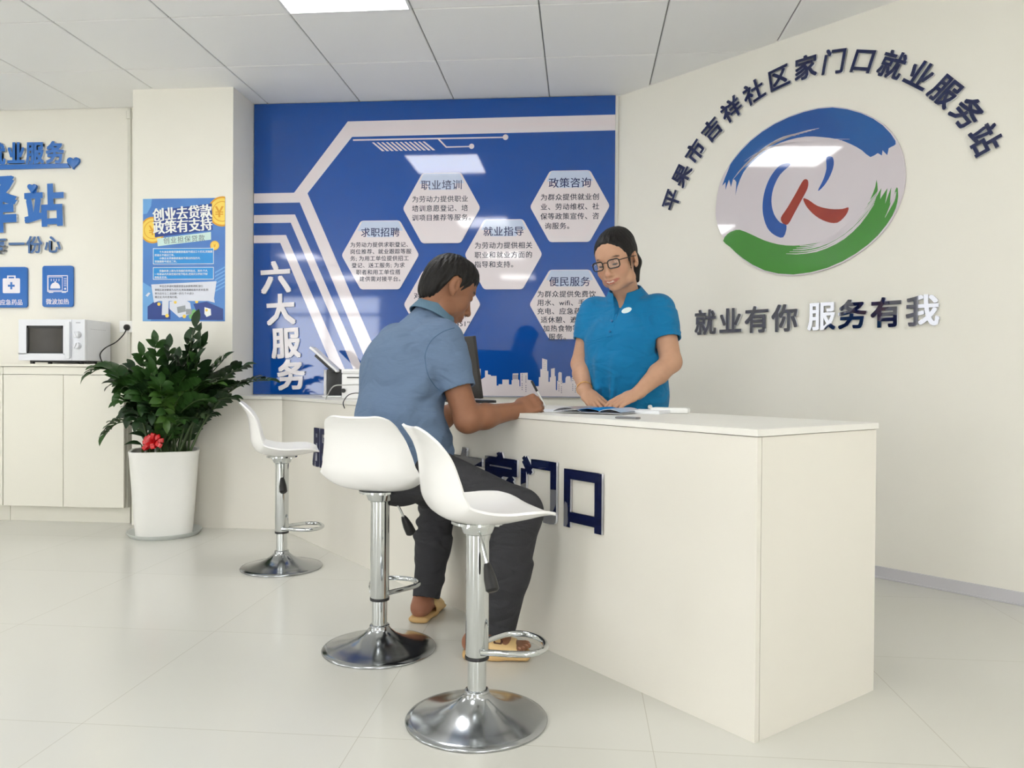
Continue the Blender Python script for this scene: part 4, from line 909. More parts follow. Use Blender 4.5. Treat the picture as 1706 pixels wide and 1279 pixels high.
def head(F, H, jaw=1.0, smile=0.0, nose=1.0, back=0):
    k = H.k; e = lambda c, r, kk=.022: F.add(H.ell(c, r), kk * k)
    e((0, -.006 + back * .5, .038), (.074, .094 - back * .7, .084 - back * .3)); e((0, .026, .036), (.064, .062, .066)); e((0, .034, -.022), (.059, .054, .068)); e((0, .020, -.058), (.051 * jaw, .056, .044)); e((0, .060, -.090), (.021 * jaw, .021, .017))
    for sg in (-1, 1):
        e((sg * .035, .054, -.028), (.024 + .004 * smile, .022 + .004 * smile, .024), .018)
        e((sg * .047 * jaw, .012, -.070), (.012, .026, .020), .02)
    F.add(rc(H(-.027, .080, .027), H(.027, .080, .027), .0085 * k), .014 * k)
    for sg in (-1, 1): F.sub(H.ell((sg * .031, .097, .006), (.019, .015, .0115)), .012 * k)
    for sg in (-1, 1): F.add(H.ell((sg * .031, .073, .005), (.0155, .0145, .0125)), .004 * k)
    ny = .092 + .014 * nose
    F.add(rc(H(0, .083, .016), H(0, ny, -.032), .0062 * k, .0105 * k), .012 * k); F.add(H.ell((0, ny + .001, -.036), (.0115, .0105, .009)), .008 * k)
    for sg in (-1, 1):
        F.add(H.ell((sg * .0120, ny - .009, -.039), (.0085, .0105, .0075)), .006 * k); F.sub(H.ell((sg * .007, ny - .003, -.046), (.004, .005, .003)), .002 * k)
    F.add(H.ell((0, .078, -.062), (.028, .018, .018)), .014 * k)
    c = .0065 * smile; w = .022 + .0045 * smile; yc = .082 - .003 * smile
    for sg in (-1, 1):
        F.add(rc(H(0, .0955, -.0610), H(sg * w * .5, .0915, -.0612 + c * .25), .0040 * k, .0036 * k), .004 * k); F.add(rc(H(sg * w * .5, .0915, -.0612 + c * .25), H(sg * w, yc, -.0645 + c), .0036 * k, .0022 * k), .004 * k)
        F.add(rc(H(0, .0935, -.0725), H(sg * w * .55, .0895, -.0712 + c * .3), .0050 * k, .0042 * k), .004 * k); F.add(rc(H(sg * w * .55, .0895, -.0712 + c * .3), H(sg * w * .96, yc, -.0662 + c), .0042 * k, .0022 * k), .004 * k)
        F.sub(rc(H(0, .100, -.0668), H(sg * w * .55, .0965, -.0662 + c * .28), .0012 * k), .002 * k); F.sub(rc(H(sg * w * .55, .0965, -.0662 + c * .28), H(sg * w, yc + .005, -.0655 + c), .0012 * k), .002 * k)
    for sg in (-1, 1):      # ears
        ex = unit(H.x * sg * .85 - H.y * .52); ez = unit(H.z - H.y * .15); ey = np.cross(ez, ex)
        F.add(ell(H(sg * .077, -.014, .002), (.0085 * k, .019 * k, .031 * k), ex, ey, ez), .005 * k)
        F.add(ell(H(sg * .075, -.006, -.024), (.007 * k, .010 * k, .011 * k), ex, ey, ez), .005 * k)
        F.sub(ell(H(sg * .0875, -.006, .004), (.0075 * k, .010 * k, .019 * k), ex, ey, ez), .003 * k)
def face_paint(H, lips, brow, iris=(30, 22, 20), blush=None, smile=0):
    P = []
    if blush:
        for sg in (-1, 1): P.append((blush, lambda p, f=blob3(H(sg * .042, .066, -.025), (.030 * H.k,) * 3, H.x, H.y, H.z, .9): .45 * f(p)))
        P.append((blush, lambda p, f=blob3(H(0, .108, -.036), (.02 * H.k,) * 3, H.x, H.y, H.z, .9): .3 * f(p)))
    c = .0065 * smile; w = .022 + .0045 * smile
    for t in (0, -.35, .35, -.68, .68, -.95, .95): P.append((lips, lambda p, f=blob3(H(t * w, .090 - .010 * t * t, -.0668 + c * t * t), (.010 * H.k, .022 * H.k, (.0112 - .0065 * t * t) * H.k), H.x, H.y, H.z, .3): .9 * f(p)))
    for sg in (-1, 1):
        for t in (-1, -.5, 0, .5, 1): P.append((brow, lambda p, f=blob3(H(sg * (.032 + t * .014), .084 - abs(t + .2) * .006, .0285 - (t * t) * .003 + t * .0015), (.0090 * H.k, .012 * H.k, .0048 * H.k), H.x, H.y, H.z, .5): .85 * f(p)))
        P.append(((44, 30, 27), lambda p, f=blob3(H(sg * .031, .086, -.001), (.0155 * H.k, .012 * H.k, .0050 * H.k), H.x, H.y, H.z, .4): f(p)))
        P.append((iris, blob3(H(sg * .031, .088, -.0005), (.0062 * H.k, .012 * H.k, .0034 * H.k), H.x, H.y, H.z, .4)))
    return P
def hand(F, w, d, n, t, size=1.0, curl=(20, 25, 15), spread=.06, thumb=(.7, .55, -.25), tcurl=20, paint=None, nail=(206, 160, 144)):
    """w wrist, d towards the knuckles, n out of the back of the hand, t towards the thumb"""
    w, d = V3(w), unit(d); n = V3(n); n = unit(n - d * (n @ d)); t_ = np.cross(d, n); t_ = t_ if t_ @ V3(t) > 0 else -t_; S = size
    F.add(fc(w - d * .015 * S, w + d * .040 * S, t_, .027 * S, .019 * S, .036 * S, .0155 * S), .012 * S)
    F.add(fc(w + d * .035 * S, w + d * .072 * S, t_, .036 * S, .0155 * S, .038 * S, .0125 * S), .012 * S)
    F.add(rc(w + d * .015 * S + t_ * .022 * S - n * .006 * S, w + d * .045 * S + t_ * .03 * S - n * .008 * S, .014 * S, .012 * S), .01 * S)
    tips = []
    for i, (off, base, ln) in enumerate(((.0285, .080, .074), (.0095, .086, .080), (-.0095, .082, .075), (-.0275, .073, .060))):
        p = w + d * base * S + t_ * off * S; dd = unit(d + t_ * (spread * (1.5 - i) * .9)); nn = unit(n - dd * (n @ dd)); ang = 0
        cu = curl[i] if hasattr(curl[0], '__len__') else curl
        F.add(rc(p - dd * .022 * S, p, .0100 * S, .0098 * S), .006 * S)
        for j, fr in enumerate((.47, .30, .26)):
            ang += math.radians(cu[j]); v = dd * math.cos(ang) - nn * math.sin(ang); q = p + v * ln * fr * S
            F.add(rc(p, q, (.0096, .0088, .0078)[j] * S * (1 if i < 3 else .9), (.0088, .0078, .0066)[j] * S * (1 if i < 3 else .9)), .0030 * S); p = q
        up = nn * math.cos(ang) + dd * math.sin(ang); tips.append(p)
        if paint is not None: paint.append((nail, blob(p + up * .0068 * S, .0062 * S, .4)))
    b = w + d * .026 * S + t_ * .028 * S - n * .004 * S; v = unit(d * thumb[0] + t_ * thumb[1] + n * thumb[2]); q = b + v * .040 * S
    F.add(rc(b, q, .0135 * S, .0108 * S), .008 * S); v2 = unit(v * math.cos(math.radians(tcurl)) + d * math.sin(math.radians(tcurl))); r = q + v2 * .030 * S
    F.add(rc(q, r, .0105 * S, .0082 * S), .004 * S); tips.append(r)
    return tips
def zline(H, tab, wob=.003, fr=140, arch=0):
    """cut below a hairline given as (forward, height) pairs"""
    ys = np.array([p[0] for p in tab]); zs = np.array([p[1] for p in tab]); k = H.k
    def f(x, y, z):
        p = (x - H.c[0], y - H.c[1], z - H.c[2]); q = [(p[0] * A_[0] + p[1] * A_[1] + p[2] * A_[2]) / k for A_ in (H.x, H.y, H.z)]
        zl = np.interp(q[1], ys, zs) + arch * np.maximum(1 - (q[0] / .058) ** 2, -.35) * np.clip((q[1] - .02) / .03, 0, 1) + wob * np.sin(q[0] * fr) * np.sin(q[1] * fr * .8 + 1)
        return (q[2] - zl) * k * .7
    return f, H.c - .25, H.c + .25
def strands(H, amp=.0016, fx=260, fz=40):
    def f(x, y, z):
        p = (x - H.c[0], y - H.c[1], z - H.c[2]); q = [(p[0] * A_[0] + p[1] * A_[1] + p[2] * A_[2]) / H.k for A_ in (H.x, H.y, H.z)]
        a = np.arctan2(q[0], q[1] + .02)
        return (amp * (np.sin(a * 23 + 3 * np.sin(q[2] * fz)) + .6 * np.sin(a * 41 + q[2] * 90) + .5 * np.sin(q[0] * fx + q[1] * 60))).astype(np.float32)
    return f, H.c - .25, H.c + .25
SKIN_M = mat('skin_tan', (176, 124, 92), .5, spec=.35, vcol='col', noise=.06, nscale=60, bump=.08, bscale=400, sss=.03)
HAIR = mat('hair_black', (17, 14, 13), .5, spec=.28, noise=.4, nscale=60, bump=.35, bscale=160, stretch=(1, 1, .25))
def fold(F, pts, r, k=.02, plane_=None):
    """a soft cloth ridge along pts"""
    for a, b in zip(pts, pts[1:]): F.add(rc(a, b, r), k)
# ================================================================== the woman behind the counter
wf, wl = unit(cdir(-.50, -.866)), unit(cdir(.866, -.50)); UP = np.array([0, 0, 1.])
wc = V3(at(1044, 628, 3.38)); wc[2] = 0
W = lambda l, f, z: wc + wl * l + wf * f + UP * z             # (to her left, forward, height)
wr = empty('person', Vector(wc), 'woman in a bright blue polo shirt and glasses standing behind the counter', 'person')
wpaint = []
HW = Frame(V3(at(1028, 437, 3.25)), cdir(-.55, -.835), scale=1.04).tilt(math.radians(15)).roll(math.radians(-7))
eL, wL = V3(at(1118, 603, 3.20)), V3(at(1062, 655, 3.08)); eR, wR = V3(at(968, 606, 3.42)), V3(at(974, 651, 3.25))
sL, sR = W(.153, .015, 1.218), W(-.153, .015, 1.218)
F = Field(.003)
TOR = [(.72, -.02, .148, .105), (.86, .0, .152, .118), (.98, .018, .150, .122), (1.10, .018, .148, .105), (1.19, .005, .125, .08)]
for a, b in zip(TOR, TOR[1:]): F.add(fc(W(0, a[1], a[0]), W(0, b[1], b[0]), wl, a[2], a[3], b[2], b[3]), .03)
F.add(rc(W(-.11, .0, 1.205), W(.11, .0, 1.205), .050), .04)
for sg in (-1, 1):
    F.add(rc(W(sg * .085, -.01, .72), W(sg * .085, 0, .42), .085, .06), .02); F.add(rc(W(sg * .085, 0, .42), W(sg * .09, -.01, .09), .055, .035), .02)
    F.add(fc(W(sg * .09, -.03, .035), W(sg * .10, .13, .025), wl, .035, .032, .038, .020), .015)
nb = W(0, .0, 1.27)
F.add(rc(nb, HW(0, -.018, -.035), .056, .052), .03)
head(F, HW, jaw=1.16, smile=1.25, nose=.62)
for s_, e_, w_ in ((sL, eL, wL), (sR, eR, wR)):
    m_ = e_ * .62 + w_ * .38
    F.add(rc(s_, e_, .052, .043), .02); F.add(rc(e_, m_, .043, .041), .015); F.add(rc(m_, w_, .041, .0255), .015)
tL = hand(F, wL, cdir(-.83, -.36, -.36), cdir(.0, -.35, .95), cdir(-.3, .9, .2), .98, ((6, 22, 18), (6, 24, 18), (8, 24, 18), (8, 22, 15)), .05, (.75, .35, -.25), 15, wpaint)
tR = hand(F, wR, cdir(.40, -.52, -.52), cdir(-.15, -.30, .80), cdir(.9, .2, .15), .96, ((4, 18, 12), (4, 18, 12), (6, 18, 12), (6, 16, 12)), .13, (.8, .45, -.2), 10, wpaint)
fp = face_paint(HW, (168, 98, 86), (46, 34, 30), blush=(206, 134, 112), smile=1.25)
for t in (-.5, -.17, .17, .5): fp.append(((232, 224, 214), blob3(HW(t * .024, .0945 - .008 * t * t, -.0662 + .010 * t * t), (.0065, .010, .0026), HW.x, HW.y, HW.z, .4)))
link('body', F.mesh('body', SKIN_M, wc, wpaint + fp, (196, 152, 124)), wr)
# polo shirt
POLO = mat('polo_blue', (14, 118, 170), .75, spec=.2, noise=.05, nscale=30, bump=.25, bscale=500, sheen=.1, crease=.3)
S_ = Field(.0035)
TS = [(.735, -.02, .172, .125), (.86, .0, .175, .138), (.98, .020, .170, .145), (1.10, .020, .164, .122), (1.19, .008, .135, .090)]
for a, b in zip(TS, TS[1:]): S_.add(fc(W(0, a[1], a[0]), W(0, b[1], b[0]), wl, a[2], a[3], b[2], b[3]), .05)
S_.add(rc(W(-.125, .008, 1.205), W(.125, .008, 1.205), .064), .05)
S_.add(rc(W(0, -.005, 1.22), W(0, -.0, 1.275), .085, .062), .04)
for sg in (-1, 1): S_.add(ell(W(sg * .070, .098, 1.075), (.070, .050, .070), wl, wf, UP), .05)      # bust
for s_, e_, cuf, r1 in ((sL, eL, .60, .062), (sR, eR, .57, .060)):
    q = s_ + (e_ - s_) * cuf; S_.add(rc(s_, s_ + (e_ - s_) * .3, .062, .063), .05); S_.add(cc(s_ + (e_ - s_) * .12, q, .065, r1), .02); S_.sub(cc(s_ + (e_ - s_) * (cuf - .16), q + (e_ - s_) * .3, r1 - .006, r1 - .006), .002)
    t = (e_ - s_) * .02; S_.add(cc(q - (e_ - s_) * .10, q - (e_ - s_) * .085, r1 + .0035, r1 + .0035), .004)
for (p, q, r_) in (((.19, .03, 1.05), (.10, .15, .90), .012), ((.17, .05, 1.10), (.05, .16, .98), .010), ((.18, .04, .95), (.06, .175, .84), .011), ((-.15, .09, .96), (-.06, .18, .88), .008), ((.02, .17, 1.00), (.0, .17, .84), .009), ((-.06, .16, 1.0), (-.07, .165, .80), .008), ((.10, .12, .92), (.09, .12, .78), .009)):
    a, b = W(*p), W(*q); S_.add(rc(a, b, r_ * 1.4, r_ * .7), .03)
vtop, vbot = W(.0, .075, 1.295), W(-.005, .135, 1.185)
S_.sub(fc(vtop + wf * .02, vbot + wf * .02, wl, .034, .06, .004, .035), .004)
S_.sub(rc(nb + UP * .01 + wf * .01, nb + UP * .08 + wf * .03, .056, .062), .006)
S_.sub(half(W(0, 0, .725), -UP, W(-.4, -.4, .5), W(.4, .4, .72)) if False else half(wc + UP * .728, -UP, wc + np.array([-.4, -.4, .55]), wc + np.array([.4, .4, .74])), .002)
shirt = link('polo_shirt', S_.mesh('polo_shirt', POLO, wc), wr)
K = Field(.0025); kx = unit(UP * .92 + wf * .38); kb = nb + wf * .012
K.add(cc(kb - kx * .030, kb + kx * .044, .116, .070), .003); K.sub(cc(kb - kx * .07, kb + kx * .08, .1340, .0410), .002)
K.sub(fc(kb + wf * .10 + kx * .09, kb + wf * .10 - kx * .06, wl, .060, .09, .012, .09), .003)
link('collar', K.mesh('collar', POLO, wc), wr)
# placket, buttons and the small chest emblem are laid on the shirt
from mathutils.bvhtree import BVHTree
def on_mesh(o, p, d):
    """the point where a ray from p along d meets the mesh, world space"""
    base = V3(o.parent.location); me = o.data
    if '_bvh' not in o.__dict__ if hasattr(o, '__dict__') else True:
        key = o.name
        if key not in _BVH: _BVH[key] = BVHTree.FromPolygons([v.co for v in me.vertices], [p_.vertices[:] for p_ in me.polygons])
    r = _BVH[o.name].ray_cast(Vector(V3(p) - base), Vector(V3(d)).normalized()); return r
_BVH = {}
def patch(name, o, c, ax, ay, d, outline, m, lift=.0012, parent=None, th=.0015):
    """a thin patch with the given outline (in ax, ay metres about c), wrapped onto a mesh along d"""
    b = MB(); top = []; base = V3(o.parent.location)
    for u, v in outline:
        p, nr, _, _ = on_mesh(o, V3(c) + V3(ax) * u + V3(ay) * v - V3(d) * .3, d)
        if p is None: return None
        top.append((p, nr))
    cen = sum((p for p, _ in top), Vector()) / len(top); n_ = sum((q for _, q in top), Vector()).normalized()
    r = on_mesh(o, V3(cen) + base - V3(d) * .3, d); cp_ = r[0] if r[0] is not None else cen
    cv = b.bm.verts.new(cp_ + n_ * (lift + th)); tv = [b.bm.verts.new(p + q * (lift + th * .8)) for p, q in top]; bv = [b.bm.verts.new(p - q * .001) for p, q in top]; N_ = len(tv)
    for i in range(N_):
        j = (i + 1) % N_; b.bm.faces.new((cv, tv[i], tv[j])); b.bm.faces.new((tv[i], bv[i], bv[j], tv[j]))
    return b.obj(name, m, parent or o.parent, smooth=50)
EMW = mat('emblem_white', (226, 240, 240), .5, noise=.02)
ec = V3(at(1044, 517, 3.2)); rd = unit(ray(1044, 517)); ea = unit(cdir(.94, 0, .34)); eb = unit(cdir(-.34, 0, .94))
elo = [(.022 * math.cos(t), .0105 * math.sin(t)) for t in [2 * math.pi * k / 20 for k in range(20)]]
patch('chest_emblem', shirt, ec, ea, eb, rd, elo, EMW)
pk = [W(-.012, .13, 1.195), W(-.014, .15, 1.15), W(-.015, .16, 1.115)]
patch('placket', shirt, pk[1] + wf * .0, wl, UP, -wf, [(-.014, .045), (-.014, 0), (-.014, -.05), (.014, -.05), (.014, 0), (.014, .045)], POLO, .001, None, .0025)
for z in (1.165, 1.120):
    patch('button', shirt, W(-.014, .15, z), wl, UP, -wf, [(.005 * math.cos(t), .005 * math.sin(t)) for t in [2 * math.pi * k / 10 for k in range(10)]], mat('button_blue', (10, 96, 150), .35), .0042)
# trousers and shoes behind the counter
T = Field(.005)
T.add(fc(W(0, -.01, .70), W(0, -.005, .76), wl, .165, .115, .168, .118), .03)
for sg in (-1, 1):
    T.add(rc(W(sg * .085, -.01, .70), W(sg * .085, 0, .42), .098, .072), .03); T.add(cc(W(sg * .085, 0, .46), W(sg * .09, -.01, .06), .072, .056), .03)
BLKC = mat('dark_trouser_cloth', (50, 51, 56), .8, spec=.15, noise=.08, nscale=30, bump=.2, bscale=300)
link('trousers', T.mesh('trousers', BLKC, wc), wr)
for sg in (-1, 1):
    T = Field(.004); T.add(fc(W(sg * .09, -.05, .042), W(sg * .10, .15, .034), wl, .044, .042, .046, .030), .01); T.sub(half(wc + UP * .004, -UP, wc + np.array([-.4, -.4, -.1]), wc + np.array([.4, .4, .02])), .001)
    link('shoe', T.mesh('shoe', DARK, wc), wr)
# hair, ponytail, glasses, bracelet
G = Field(.0028)
G.add(HW.ell((0, -.010, .042), (.082, .105, .091)), .02); G.add(HW.ell((0, -.040, .088), (.058, .062, .050)), .03)
zl = zline(HW, [(-.13, -.055), (-.08, -.055), (-.035, -.035), (-.02, .0), (-.004, .026), (.012, .016), (.026, -.020), (.034, .006), (.045, .036), (.06, .048), (.075, .055), (.12, .068)], .0006, arch=.026)
G.sub(zl, .010)
G.add(rc(HW(0, -.105, .075), HW(0, -.135, .055), .022, .026), .02); G.add(rc(HW(.0, -.135, .055), HW(-.012, -.140, -.02), .027, .026), .02); G.add(rc(HW(-.012, -.140, -.02), HW(-.014, -.118, -.095), .026, .010), .02)
for sg in (-1, 1): G.add(rc(HW(sg * .072, .030, .01), HW(sg * .070, .034, -.045), .0045, .002), .006)
G.add(strands(HW, .0006), .01, 'd'); link('hair', G.mesh('hair', HAIR, wc), wr)
b = MB(); b.tube([Vector(HW(.020 * math.cos(t), -.118 + .004 * math.sin(t), .066 + .022 * math.sin(t)) - wc) for t in [2 * math.pi * k / 16 for k in range(16)]], .004, n=8, closed=True); b.obj('hair_tie', mat('hair_tie_silver', (150, 146, 142), .3, .5), wr)
FRM = mat('glasses_black', (18, 17, 18), .25); b = MB()
gl = lambda x, z, y: Vector(HW(x, y, z) - wc)
for sg in (-1, 1):
    b.tube([gl(sg * .0345 + x, z + .003, .1075 - abs(sg * .0345 + x) * .16) for x, z in rrect(.047, .033, .011, 5)], .0026, n=8, closed=True)
    b.tube([gl(sg * .058, .012, .098), gl(sg * .068, .013, .085), gl(sg * .080, .012, .02), gl(sg * .080, .010, -.01)], .0020, n=8)
b.tube([gl(-.011, .010, .106), gl(0, .013, .109), gl(.011, .010, .106)], .0019, n=8); gls = b.obj('glasses', FRM, wr)
LENS = mat('lens_glass', (235, 240, 245), .03); LENS.node_tree.nodes['Principled BSDF'].inputs['Alpha'].default_value = .10
for sg in (-1, 1):
    b = MB(); q = [gl(sg * .0345 + x, z + .003, .1078 - abs(sg * .0345 + x) * .16) for x, z in rrect(.046, .032, .011, 5)]; f_ = b.bm.faces.new([b.bm.verts.new(p) for p in q]); b.obj('lens', LENS, gls, smooth=0, recalc=False)
bp = wR * .93 + eR * .07; ax = unit(wR - eR); bx_ = unit(np.cross(ax, UP)); by = np.cross(ax, bx_)
b = MB(); b.tube([Vector(bp + (bx_ * math.cos(t) + by * math.sin(t)) * .0325 + ax * .006 * math.sin(t) - wc) for t in [2 * math.pi * k / 28 for k in range(28)]], .0021, n=8, closed=True); b.obj('bracelet', mat('bracelet_gold', (226, 178, 110), .25, .8, noise=.05), wr)

# ================================================================== the man on the stool
mf, mr = unit(cdir(.80, .60)), unit(cdir(.60, -.80)); mo = V3(at(672, 757, 2.74)); mo[2] = 0
man = empty('person', Vector(mo), 'man in a grey blue polo shirt writing at the counter, seated on a stool', 'person')
mp = []
A3 = lambda x, y, d: V3(at(x, y, d))
pel, mid_, chs, shm = A3(668, 757, 2.74), A3(664, 690, 2.75), A3(676, 625, 2.79), A3(697, 572, 2.85)
nbm = A3(721, 521, 2.86); HM = Frame(A3(745, 482, 2.87), cdir(.85, .53), scale=1.08).tilt(math.radians(27))
sr, sl = shm + mr * .165, shm - mr * .165
er, wr_ = A3(779, 699, 2.67), A3(862, 683, 2.80); el, wl_ = A3(722, 706, 2.99), A3(768, 676, 3.14)
hr, hl = pel + mr * .088 - UP * .02, pel - mr * .088 - UP * .02
atr, atl = A3(824, 1050, 2.57), A3(709, 1002, 2.975)
kr, kl = A3(864, 853, 2.50), A3(733, 826, 3.10); ar, al = A3(801, 1052, 2.575), A3(704, 1004, 2.975)
footr, footl = unit(cdir(.98, -.03)), unit(cdir(.22, .97))
F = Field(.003)
SP = [(pel, .145, .105), (mid_, .140, .105), (chs, .158, .115), (shm - UP * .02, .145, .085)]
for a, b in zip(SP, SP[1:]): F.add(fc(a[0], b[0], mr, a[1], a[2], b[1], b[2]), .04)
F.add(rc(shm - mr * .12, shm + mr * .12, .058), .04); F.add(rc(nbm - UP * .02, HM(0, -.025, -.04), .060, .055), .03)
head(F, HM, jaw=1.0, back=.010)
for s_, e_, w_ in ((sr, er, wr_), (sl, el, wl_)):
    m_ = e_ * .66 + w_ * .34
    F.add(rc(s_, e_, .052, .044), .02); F.add(rc(e_, m_, .044, .043), .02); F.add(rc(m_, w_, .042, .0280), .02)
hd = unit(cdir(.86, .42, .33))
rt_tips = hand(F, wr_, hd, cdir(.10, -.70, .60), cdir(-.35, .5, .75), 1.06, ((48, 62, 38), (56, 70, 40), (62, 74, 40), (64, 74, 40)), .01, (.80, .25, -.42), 30, mp, (196, 148, 126))
lt_tips = hand(F, wl_, cdir(.88, .36, -.04), cdir(.0, -.15, 1), cdir(-.5, .8, .1), 1.02, (8, 18, 14), .05, (.8, .5, -.2), 10, mp, (196, 148, 126))
for h_, k_, a_, ft, in ((hr, kr, ar, footr), (hl, kl, al, footl)):
    F.add(rc(h_, k_, .080, .056), .03); c_ = k_ * .68 + a_ * .32; F.add(rc(k_, c_, .054, .052), .02); F.add(rc(c_, a_, .052, .036), .02)
    s2 = np.cross(ft, UP); g0 = a_.copy(); g0[2] = 0
    F.add(rc(a_, g0 - ft * .022 + UP * .052, .036, .034), .02)                                     # heel
    F.add(fc(g0 - ft * .03 + UP * .05, g0 + ft * .08 + UP * .048, s2, .031, .030, .038, .026), .02)
    F.add(fc(g0 + ft * .07 + UP * .046, g0 + ft * .125 + UP * .036, s2, .039, .022, .042, .014), .015)
    for i in range(5):
        o_ = (i - 2) * .0165; ln = (.152, .158, .150, .140, .126)[i if (np.cross(ft, mr)[2] < 9) else 4 - i]
        q = g0 + ft * ln + s2 * o_ + UP * .036; F.add(rc(q - ft * .03 + UP * .003, q, .0095, .0092 if i else .0115), .004); mp.append(((196, 150, 128), blob(q + UP * .009 + ft * .003, .0065, .4)))
fpm = face_paint(HM, (136, 84, 70), (34, 27, 24))
fpm += [((128, 82, 62), lambda p, f=blob3(HM(0, .065, -.088), (.05, .05, .04), HM.x, HM.y, HM.z, .9): .35 * f(p))]
for g in (ar, al): fpm.append(((186, 120, 100), lambda p, f=blob(g * np.array([1, 1, 0]) + UP * .04, .10, .8): .45 * f(p)))
link('body', F.mesh('body', SKIN_M, mo, mp + fpm, (143, 98, 72)), man)
SHB = mat('shirt_heather_blue', (105, 125, 152), .8, spec=.15, noise=.06, nscale=60, bump=.2, bscale=260, stretch=(1, 1, 4), crease=.35)
S_ = Field(.0035)
TS = [(pel - UP * .095, .176, .142), (pel - UP * .03, .178, .143), (pel * .5 + mid_ * .5, .168, .137), (mid_, .160, .132), (chs, .176, .138), (shm - UP * .015, .160, .098)]
for a, b in zip(TS, TS[1:]): S_.add(fc(a[0], b[0], mr, a[1], a[2], b[1], b[2]), .05)
S_.add(rc(shm - mr * .14, shm + mr * .14, .070), .05); S_.add(rc(shm, nbm - UP * .005, .085, .066), .05)
S_.add(ell(chs - mf * .05 + UP * .03, (.13, .085, .13), mr, mf, UP), .05)                          # rounded back
for s_, e_, cuf, r1 in ((sr, er, .62, .064), (sl, el, .62, .064)):
    q = s_ + (e_ - s_) * cuf; S_.add(rc(s_, s_ + (e_ - s_) * .3, .074, .072), .05); S_.add(cc(s_ + (e_ - s_) * .12, q, .074, r1), .02); S_.sub(cc(s_ + (e_ - s_) * (cuf - .18), q + (e_ - s_) * .4, r1 - .006, r1 - .006), .002)
def sh(r, f, z, base=mid_): return base + mr * r + mf * f + UP * z
for (p, q, r_) in (((.15, -.05, .02), (.05, -.125, -.02), .010), ((.155, -.03, -.05), (.04, -.115, -.10), .009), ((.16, .0, .09), (.07, -.11, .03), .010), ((.16, .03, .0), (.12, .11, -.05), .014), ((.15, .06, -.07), (.10, .13, -.10), .014), ((.165, .0, -.10), (.08, -.11, -.13), .011), ((.17, .02, .16), (.14, -.04, .05), .010)):
    S_.add(rc(sh(*p), sh(*q), r_ * 1.2, r_ * .6), .05)
S_.add(rc(A3(728, 726, 2.80), A3(740, 768, 2.77), .024, .034), .04)
for p, q in (((704, 750, 2.66), (746, 729, 2.74)), ((712, 774, 2.66), (750, 751, 2.74)), ((714, 728, 2.68), (734, 718, 2.75))): S_.add(rc(A3(*p), A3(*q), .012, .010), .035)
hemp = pel - UP * .072
S_.sub(half(hemp + UP * .0, -UP - mf * .0, hemp - np.array([.4, .4, .25]), hemp + np.array([.4, .4, .01])), .002)
S_.sub(rc(nbm - UP * .0 + mf * .01, nbm + UP * .09 + mf * .06, .060, .066), .006)
mshirt = link('polo_shirt', S_.mesh('polo_shirt', SHB, mo), man)
K = Field(.0025); kx = unit(UP * .86 + mf * .50); kb = nbm - UP * .006 + mf * .004
K.add(cc(kb - kx * .022, kb + kx * .036, .090, .071), .003); K.sub(cc(kb - kx * .06, kb + kx * .07, .0963, .0535), .002)
K.sub(fc(kb + mf * .11 + kx * .09, kb + mf * .11 - kx * .06, mr, .05, .08, .01, .08), .003)
link('collar', K.mesh('collar', mat('collar_blue', (98, 126, 146), .8, spec=.15, noise=.05, nscale=60, bump=.2, bscale=260), mo), man)
TR = mat('trousers_charcoal', (60, 60, 63), .8, spec=.18, noise=.06, nscale=30, bump=.2, bscale=260, crease=.4)
T = Field(.0035)
T.add(fc(pel - UP * .055 - mf * .01, pel + UP * .01, mr, .165, .125, .158, .118), .04)
for h_, k_, a_, r0, r1, r2 in ((hr, kr, atr, .092, .074, .068), (hl, kl, atl, .090, .070, .052)):
    T.add(rc(h_ - UP * .012, k_, r0, r1), .04); end = k_ + (a_ - k_) * .965; mm = k_ * .5 + a_ * .5
    T.add(rc(k_, mm, r1, (r1 + r2) / 2 + .003), .03); T.add(cc(mm - (a_ - k_) * .1, end, (r1 + r2) / 2 + .005, r2), .03); T.sub(cc(end - (a_ - k_) * .25, end + (a_ - k_) * .1, r2 - .005, r2 - .005), .002)
    kd = unit(k_ - h_); sd = unit(np.cross(kd, a_ - k_)); inn = unit(unit(h_ - k_) + unit(a_ - k_))
    for j in range(4):
        c_ = k_ + inn * (.045 + .006 * j) + (unit(a_ - k_) * .05 * (j - .5)); T.add(rc(c_ + sd * .05, c_ - sd * .05 + unit(a_ - k_) * .03, .016, .010), .018)
    for j in range(3):
        c_ = h_ * (.75 - j * .25) + k_ * (.25 + j * .25); T.add(rc(c_ + sd * .06 + inn * .045, c_ - UP * .0 + sd * -.02 + kd * .09 + inn * -.05, .020, .010), .03)
    for j in range(3):
        c_ = k_ * (.55 - j * .17) + a_ * (.45 + j * .17); T.add(rc(c_ + sd * (.05 if j % 2 else -.05), c_ - sd * (.03 if j % 2 else -.03) + (a_ - k_) * .12 - inn * .03, .016, .009), .03)
T.sub(half(pel + UP * .02, UP, pel - np.array([.3, .3, 0]), pel + np.array([.3, .3, .2])), .003)
link('trousers', T.mesh('trousers', TR, mo), man)
def seam(name, o, px, m, r=.0013):
    pts = []
    for x, y in smooth_loop([(x, y, 0) for x, y in px], 5, False) and [(p.x, p.y) for p in smooth_loop([(x, y, 0) for x, y in px], 5, False)]:
        h_ = on_mesh(o, CO, ray(x, y))
        if h_[0] is not None: pts.append(h_[0] + h_[1] * .0002)
    b = MB(); b.tube(pts, r, n=6); return b.obj(name, m, o.parent, smooth=80)
SEAM = mat('shirt_seam_thread', (82, 108, 136), .8, spec=.1)
seam('sleeve_seam', mshirt, [(757, 546), (737, 553), (719, 567), (709, 588), (709, 606), (714, 626), (725, 643), (737, 653)], SEAM)
